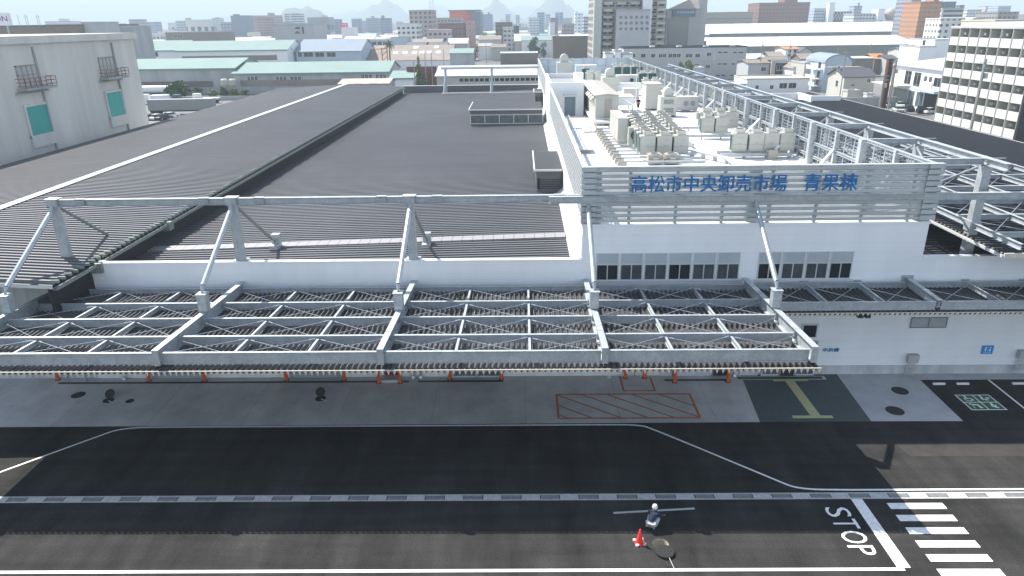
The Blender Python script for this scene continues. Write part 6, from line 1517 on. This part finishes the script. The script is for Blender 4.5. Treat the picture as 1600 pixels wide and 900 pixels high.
# brown roofed plant left with its white sign
t=block('dark brown flat building showing over the pale block roof at the far left',-5,125,39,260,40,M['tile2'],roofm=M['brown']); block('small dark roof box on the brown building at the far left',126,146,34,262,16,M['greyw']); block('pale flat building right of the dark roof box, far left',112,172,41,275,30,M['stain'])
t=thing('rooftop_sign','white box sign with purple capital letters at the far left edge','sign',(0,0,0)); Ys=250; x0,x1=xr(-26,13,30,Ys); za,zb=fz(5,40,Ys),fz(5,20,Ys)
obj('box',MB().box(x0,x1,Ys,Ys+1.5,za,zb),W,t)
me=fit_mesh(text_mesh('ÆON',1,.02,mat('sign_purple',(.28,.03,.22),.5,0,0,1),'sign_lettering'),(x1-x0)*.82,(zb-za)*.42); o=obj('sign_lettering',me,None,t,loc=(x0+(x1-x0)*.14,Ys-.06,za+(zb-za)*.33)); o.rotation_euler=(R_(90),0,0)
obj('post',MB().box(x0+1,x0+1.5,Ys+.3,Ys+.8,18,za).box(x1-1.5,x1-1,Ys+.3,Ys+.8,18,za),M['galv'],t)
for i,px in enumerate((31,42,45,60,63)): 
    p=WY(px,39,258); t=thing('roof_antenna','thin antenna on the far left brown roof, %s from the sign'%ORD[i],'antenna',(p.x,258,p.z)); obj('mast',MB().tube((0,0,-.4),(0,0,3.4),.08,n=5),M['galv'],t); obj('element',MB().box(-.6,.6,-.03,.03,2.6,2.68),M['galv'],t)
# centre middle distance
wc=[('mint green roofed house behind the dark trees, centre',815,866,63,56,480,20,W,M['mint']),('small tan house left of the mint roofed one, centre',804,828,64,53,500,16,M['hvac2'],M['cream']),('grey gabled hall behind the shed, centre',748,782,62,56,470,20,M['greyw'],M['tile2']),('white house with tan roof in the centre lot',748,768,72,68,450,12,W,M['hvac2']),('pale two storey house at the lot edge, centre',768,790,74,69,440,12,Cm,M['tile2']),('long tan roofed row left of the shed, centre',645,690,66,61,430,16,T2,M['brnroof']),('white roofed hall above the brown roofed warehouse',700,730,68,60,440,18,Cm,M['wroof2']),('dark gabled shed above the brown roofed warehouse, left',636,664,72,66,415,12,M['greyw'],M['tile']),('dark gabled shed above the brown roofed warehouse, right',670,698,72,66,414,12,M['greyw'],M['tile'])]
for l,a,b,e,r_,Y,D,wm,rm in wc: house(l,a,b,e,r_,Y,D,wm,rm)
t,_,_,_=warehouse('pale green roofed shed with tanks beside the centre car park',703,738,83,76,340,16,M['stain'],M['mint'],None,'shed')
block('brown low building with a white roof edge by the centre car park',782,840,82,395,14,M['brown'],roofm=W); 
block('blue grey workshop with rounded parapet, centre left',610,636,58,440,16,M['ltblue']); block('grey long workshop left of the rounded one',548,612,62,450,16,M['greyw'],[('f',.1,.9,6,[68],2.6,2.0)])
rt2=thing('rusty_hoist','rusty red lattice hoist frame standing beside the palm','hoist'); x0=fx(597,85,340); m=MB()
for dx in (0,2.4): m.bar((x0+dx,340,0),(x0+dx,340,fz(597,75,340)),.4)
for k in range(4): z=3+k*2.4; m.bar((x0,340,z),(x0+2.4,340,z+2.2),.25)
m.bar((x0-4.5,340,fz(597,77,340)),(x0+2.4,340,fz(597,76,340)),.3); m.bar((x0-4.5,340,fz(597,77,340)),(x0-4.5,340,fz(597,86,340)),.2)
obj('frame',m,M['rust'],rt2)
solo('dark_red_fence',MB().box(fx(635,105,240),fx(682,105,240),240,240.3,0,fz(660,104,240)),M['redd'] if 0 else cmat((.16,.06,.05)),'dark red brown fence behind the slim green tree','fence')
# ============================================================ ANONYMOUS TOWN BEYOND
rg=random.Random(11); kinds=[]
cols=[(.55,.55,.53),(.48,.45,.42),(.62,.62,.62),(.35,.34,.34),(.45,.38,.34),(.40,.45,.50),(.58,.54,.46),(.26,.25,.26)]
hm=[]
for i,c in enumerate(cols):
    s=MB().box(-6,6,-5,5,0,6); hm.append(('flat',c,s.mesh('low_block',winmat(c,3,3.0,1.6,1.2))))
def gmesh(w_,d,ze,zr,cw,cr):
    m=MB().add([(-w_,-d,0),(w_,-d,0),(w_,d,0),(-w_,d,0),(-w_,-d,ze),(w_,-d,ze),(w_,d,ze),(-w_,d,ze)],[(0,1,5,4),(1,2,6,5),(2,3,7,6),(3,0,4,7)])
    k=len(m.f); m.add([(-w_-.5,-d-.5,ze),(w_+.5,-d-.5,ze),(w_+.5,d+.5,ze),(-w_-.5,d+.5,ze),(-w_,0,zr),(w_,0,zr)],[(0,1,5,4),(2,3,4,5),(0,4,3),(1,2,5),(0,3,2,1)])
    me=m.mesh('small_house',winmat(cw,3,2.9,1.4,1.1)); me.materials.append(cmat(cr))
    for i,p in enumerate(me.polygons):
        if i>=k:p.material_index=1
    return me
gms=[('brown',gmesh(6,5,5.6,8,(.55,.53,.5),(.24,.2,.17))),('dark',gmesh(7,5,5.2,7.6,(.5,.48,.45),(.10,.11,.12))),('pale',gmesh(9,7,6,8.4,(.6,.6,.6),(.55,.57,.58))),('tan',gmesh(6,6,5.4,7.8,(.6,.56,.5),(.36,.28,.2))),('blue grey',gmesh(8,6,5.5,8,(.6,.62,.64),(.25,.33,.42)))]
cnt=0
def visible_gap(x,y):
    # keep clear of the named warehouses nearer than this
    return True
while cnt<290:
    Y=rg.uniform(0,1)**1.1*1300+560; px=rg.uniform(180,1560); x=fx(px,60,Y)
    if px>1080 and Y<820: continue
    if 860<px<1110 and Y<560: continue
    k,me=rg.choice(gms); o=bpy.data.objects.new('small_house',me); col.objects.link(o); o.location=(x,Y,0); o.rotation_euler=(0,0,rg.choice((0,0,math.pi/2,rg.uniform(-.3,.3)))); s_=rg.uniform(.9,1.7); o.scale=(s_,s_,rg.uniform(.9,1.25))
    tag(o,'small %s roofed house lost in the hazy town beyond the warehouses'%k,'house','small %s roofed houses of the far town'%k); cnt+=1
cnt=0
while cnt<285:
    Y=rg.uniform(0,1)*2100+800; px=rg.uniform(100,1600); x=fx(px,60,Y)
    if px>1080 and Y<900: continue
    kd,c,me=rg.choice(hm); o=bpy.data.objects.new('low_block',me); col.objects.link(o); o.location=(x,Y,0); h_=rg.uniform(1.2,2.6) if rg.random()<.85 else rg.uniform(2.8,5.0); o.scale=(rg.uniform(1.0,3.6),rg.uniform(.9,2.2),h_); o.rotation_euler=(0,0,rg.choice((0,0,rg.uniform(-.2,.2))))
    tag(o,'plain flat roofed block melting into the haze of the distant city','building','flat roofed blocks of the distant city'); cnt+=1
k3=[]
for c in ((.62,.62,.60),(.30,.33,.38),(.42,.36,.34),(.5,.53,.56)): k3.append(MB().box(-6,6,-6,6,0,18).mesh('mid_rise_block',winmat(c,3,3.0,1.7,1.2)))
cnt=0
while cnt<130:
    Y=rg.uniform(0,1)*1900+1000; px=rg.uniform(120,1080) if rg.random()<.7 else rg.uniform(1080,1590); x=fx(px,60,Y)
    o=bpy.data.objects.new('mid_rise_block',rg.choice(k3)); col.objects.link(o); o.location=(x,Y,0); o.scale=(rg.uniform(.8,2.2),rg.uniform(.8,1.5),rg.uniform(.6,1.5)); o.rotation_euler=(0,0,rg.choice((0,0,rg.uniform(-.3,.3))))
    tag(o,'pale mid rise block of the hazy skyline, too far to tell from its neighbours','building','mid rise blocks of the hazy skyline'); cnt+=1
k4=[]
for c,r_ in (((.66,.66,.64),(.62,.62,.62)),((.55,.56,.56),(.40,.46,.50)),((.5,.46,.4),(.30,.27,.25))): k4.append(gmesh(13,8,5.0,7.0,c,r_))
cnt=0
while cnt<150:
    Y=rg.uniform(0,1)*750+620; px=rg.uniform(190,1085); x=fx(px,60,Y)
    o=bpy.data.objects.new('long_shed',rg.choice(k4)); col.objects.link(o); o.location=(x,Y,0); o.scale=(rg.uniform(.6,1.5),rg.uniform(.6,1.2),rg.uniform(.9,1.5)); o.rotation_euler=(0,0,rg.choice((0,0,math.pi/2,rg.uniform(-.2,.2))))
    tag(o,'long low shed among the crowded roofs between the warehouses and the skyline','shed','long sheds between the warehouses and the skyline'); cnt+=1
# small trees of the far town: one leafy mass
tm=MB(); 
for _ in range(230):
    Y=rg.uniform(420,1900); px=rg.uniform(200,1560)
    if px>1080 and Y<760: continue
    x=fx(px,60,Y); c=leafcloud([(x,Y,rg.uniform(2,4.5),3.2,3.2,2.6),(x+3,Y,2.2,2.5,2.5,2)],70,1.1,rg.randint(0,9999)); tm.add(c.v,c.f)
solo('town_greenery',tm,M['leafd'],'scattered garden trees and hedges of the far town','greenery',kind='stuff')
# ============================================================ HILLS
def hill(px,ytop,wpx,Y,seed,flat=0.0,name='hill'):
    p=WY(px,40,Y); zt=fz(px,ytop,Y); wd=abs(fx(px+wpx,40,Y)-p.x); r=random.Random(seed); n=40; m=MB(); vs=[];fs=[]
    ph=[r.uniform(0,6.28) for _ in range(6)]
    for j in range(n+1):
        for i in range(n+1):
            u=-1+2*i/n; v=-1+2*j/n; d=math.sqrt(u*u+v*v); h=max(0,1-d)
            h=min(h,1-flat)/(1-flat); h=h*h*(3-2*h)*.45+h*.55
            h*=1+.10*math.sin(9*u+ph[0])*math.cos(7*v+ph[1])+.05*math.sin(21*u+ph[2]+5*v)
            vs.append((p.x+u*wd,Y+v*wd*.9,zt*h-2))
    for j in range(n):
        for i in range(n): a=j*(n+1)+i; fs.append((a,a+1,a+n+2,a+n+1))
    m.add(vs,fs); o=struct(name,m,M['hill']); 
M['hill']=mat('wooded_hill',(.07,.09,.06),.95,0,.3,.004)
for a in ((475,13,62,3600,1,.35),(600,0,78,5200,2,0),(690,22,60,5600,3,.1),(776,0,56,4800,4,0),(866,-6,62,4600,5,0),(560,18,90,7000,6,.2),(830,12,150,7400,7,.3),(1000,14,120,7200,8,.2),(380,26,120,7400,9,.3),(680,8,90,7600,10,.0)): hill(*a[:5],flat=a[5])
# ============================================================ HAZE
hz_=MB().box(-9050,9050,-450,12050,-2.6,320)
ho=solo('haze',hz_,None,'pale summer haze filling the air over the town','haze',kind='stuff')
hmt=bpy.data.materials.new('air_haze'); hmt.use_nodes=True; n=hmt.node_tree; n.nodes.remove(n.nodes['Principled BSDF'])
pv=n.nodes.new('ShaderNodeVolumePrincipled'); pv.inputs['Color'].default_value=(.74,.88,.96,1); pv.inputs['Density'].default_value=HAZE; pv.inputs['Anisotropy'].default_value=0.0
n.links.new(pv.outputs[0],n.nodes['Material Output'].inputs['Volume']); ho.data.materials.append(hmt)
# labels must stay within 16 words
for o in bpy.data.objects:
    if 'label' in o and len(o['label'].split())>16: print('LONG',o.name,o['label'])
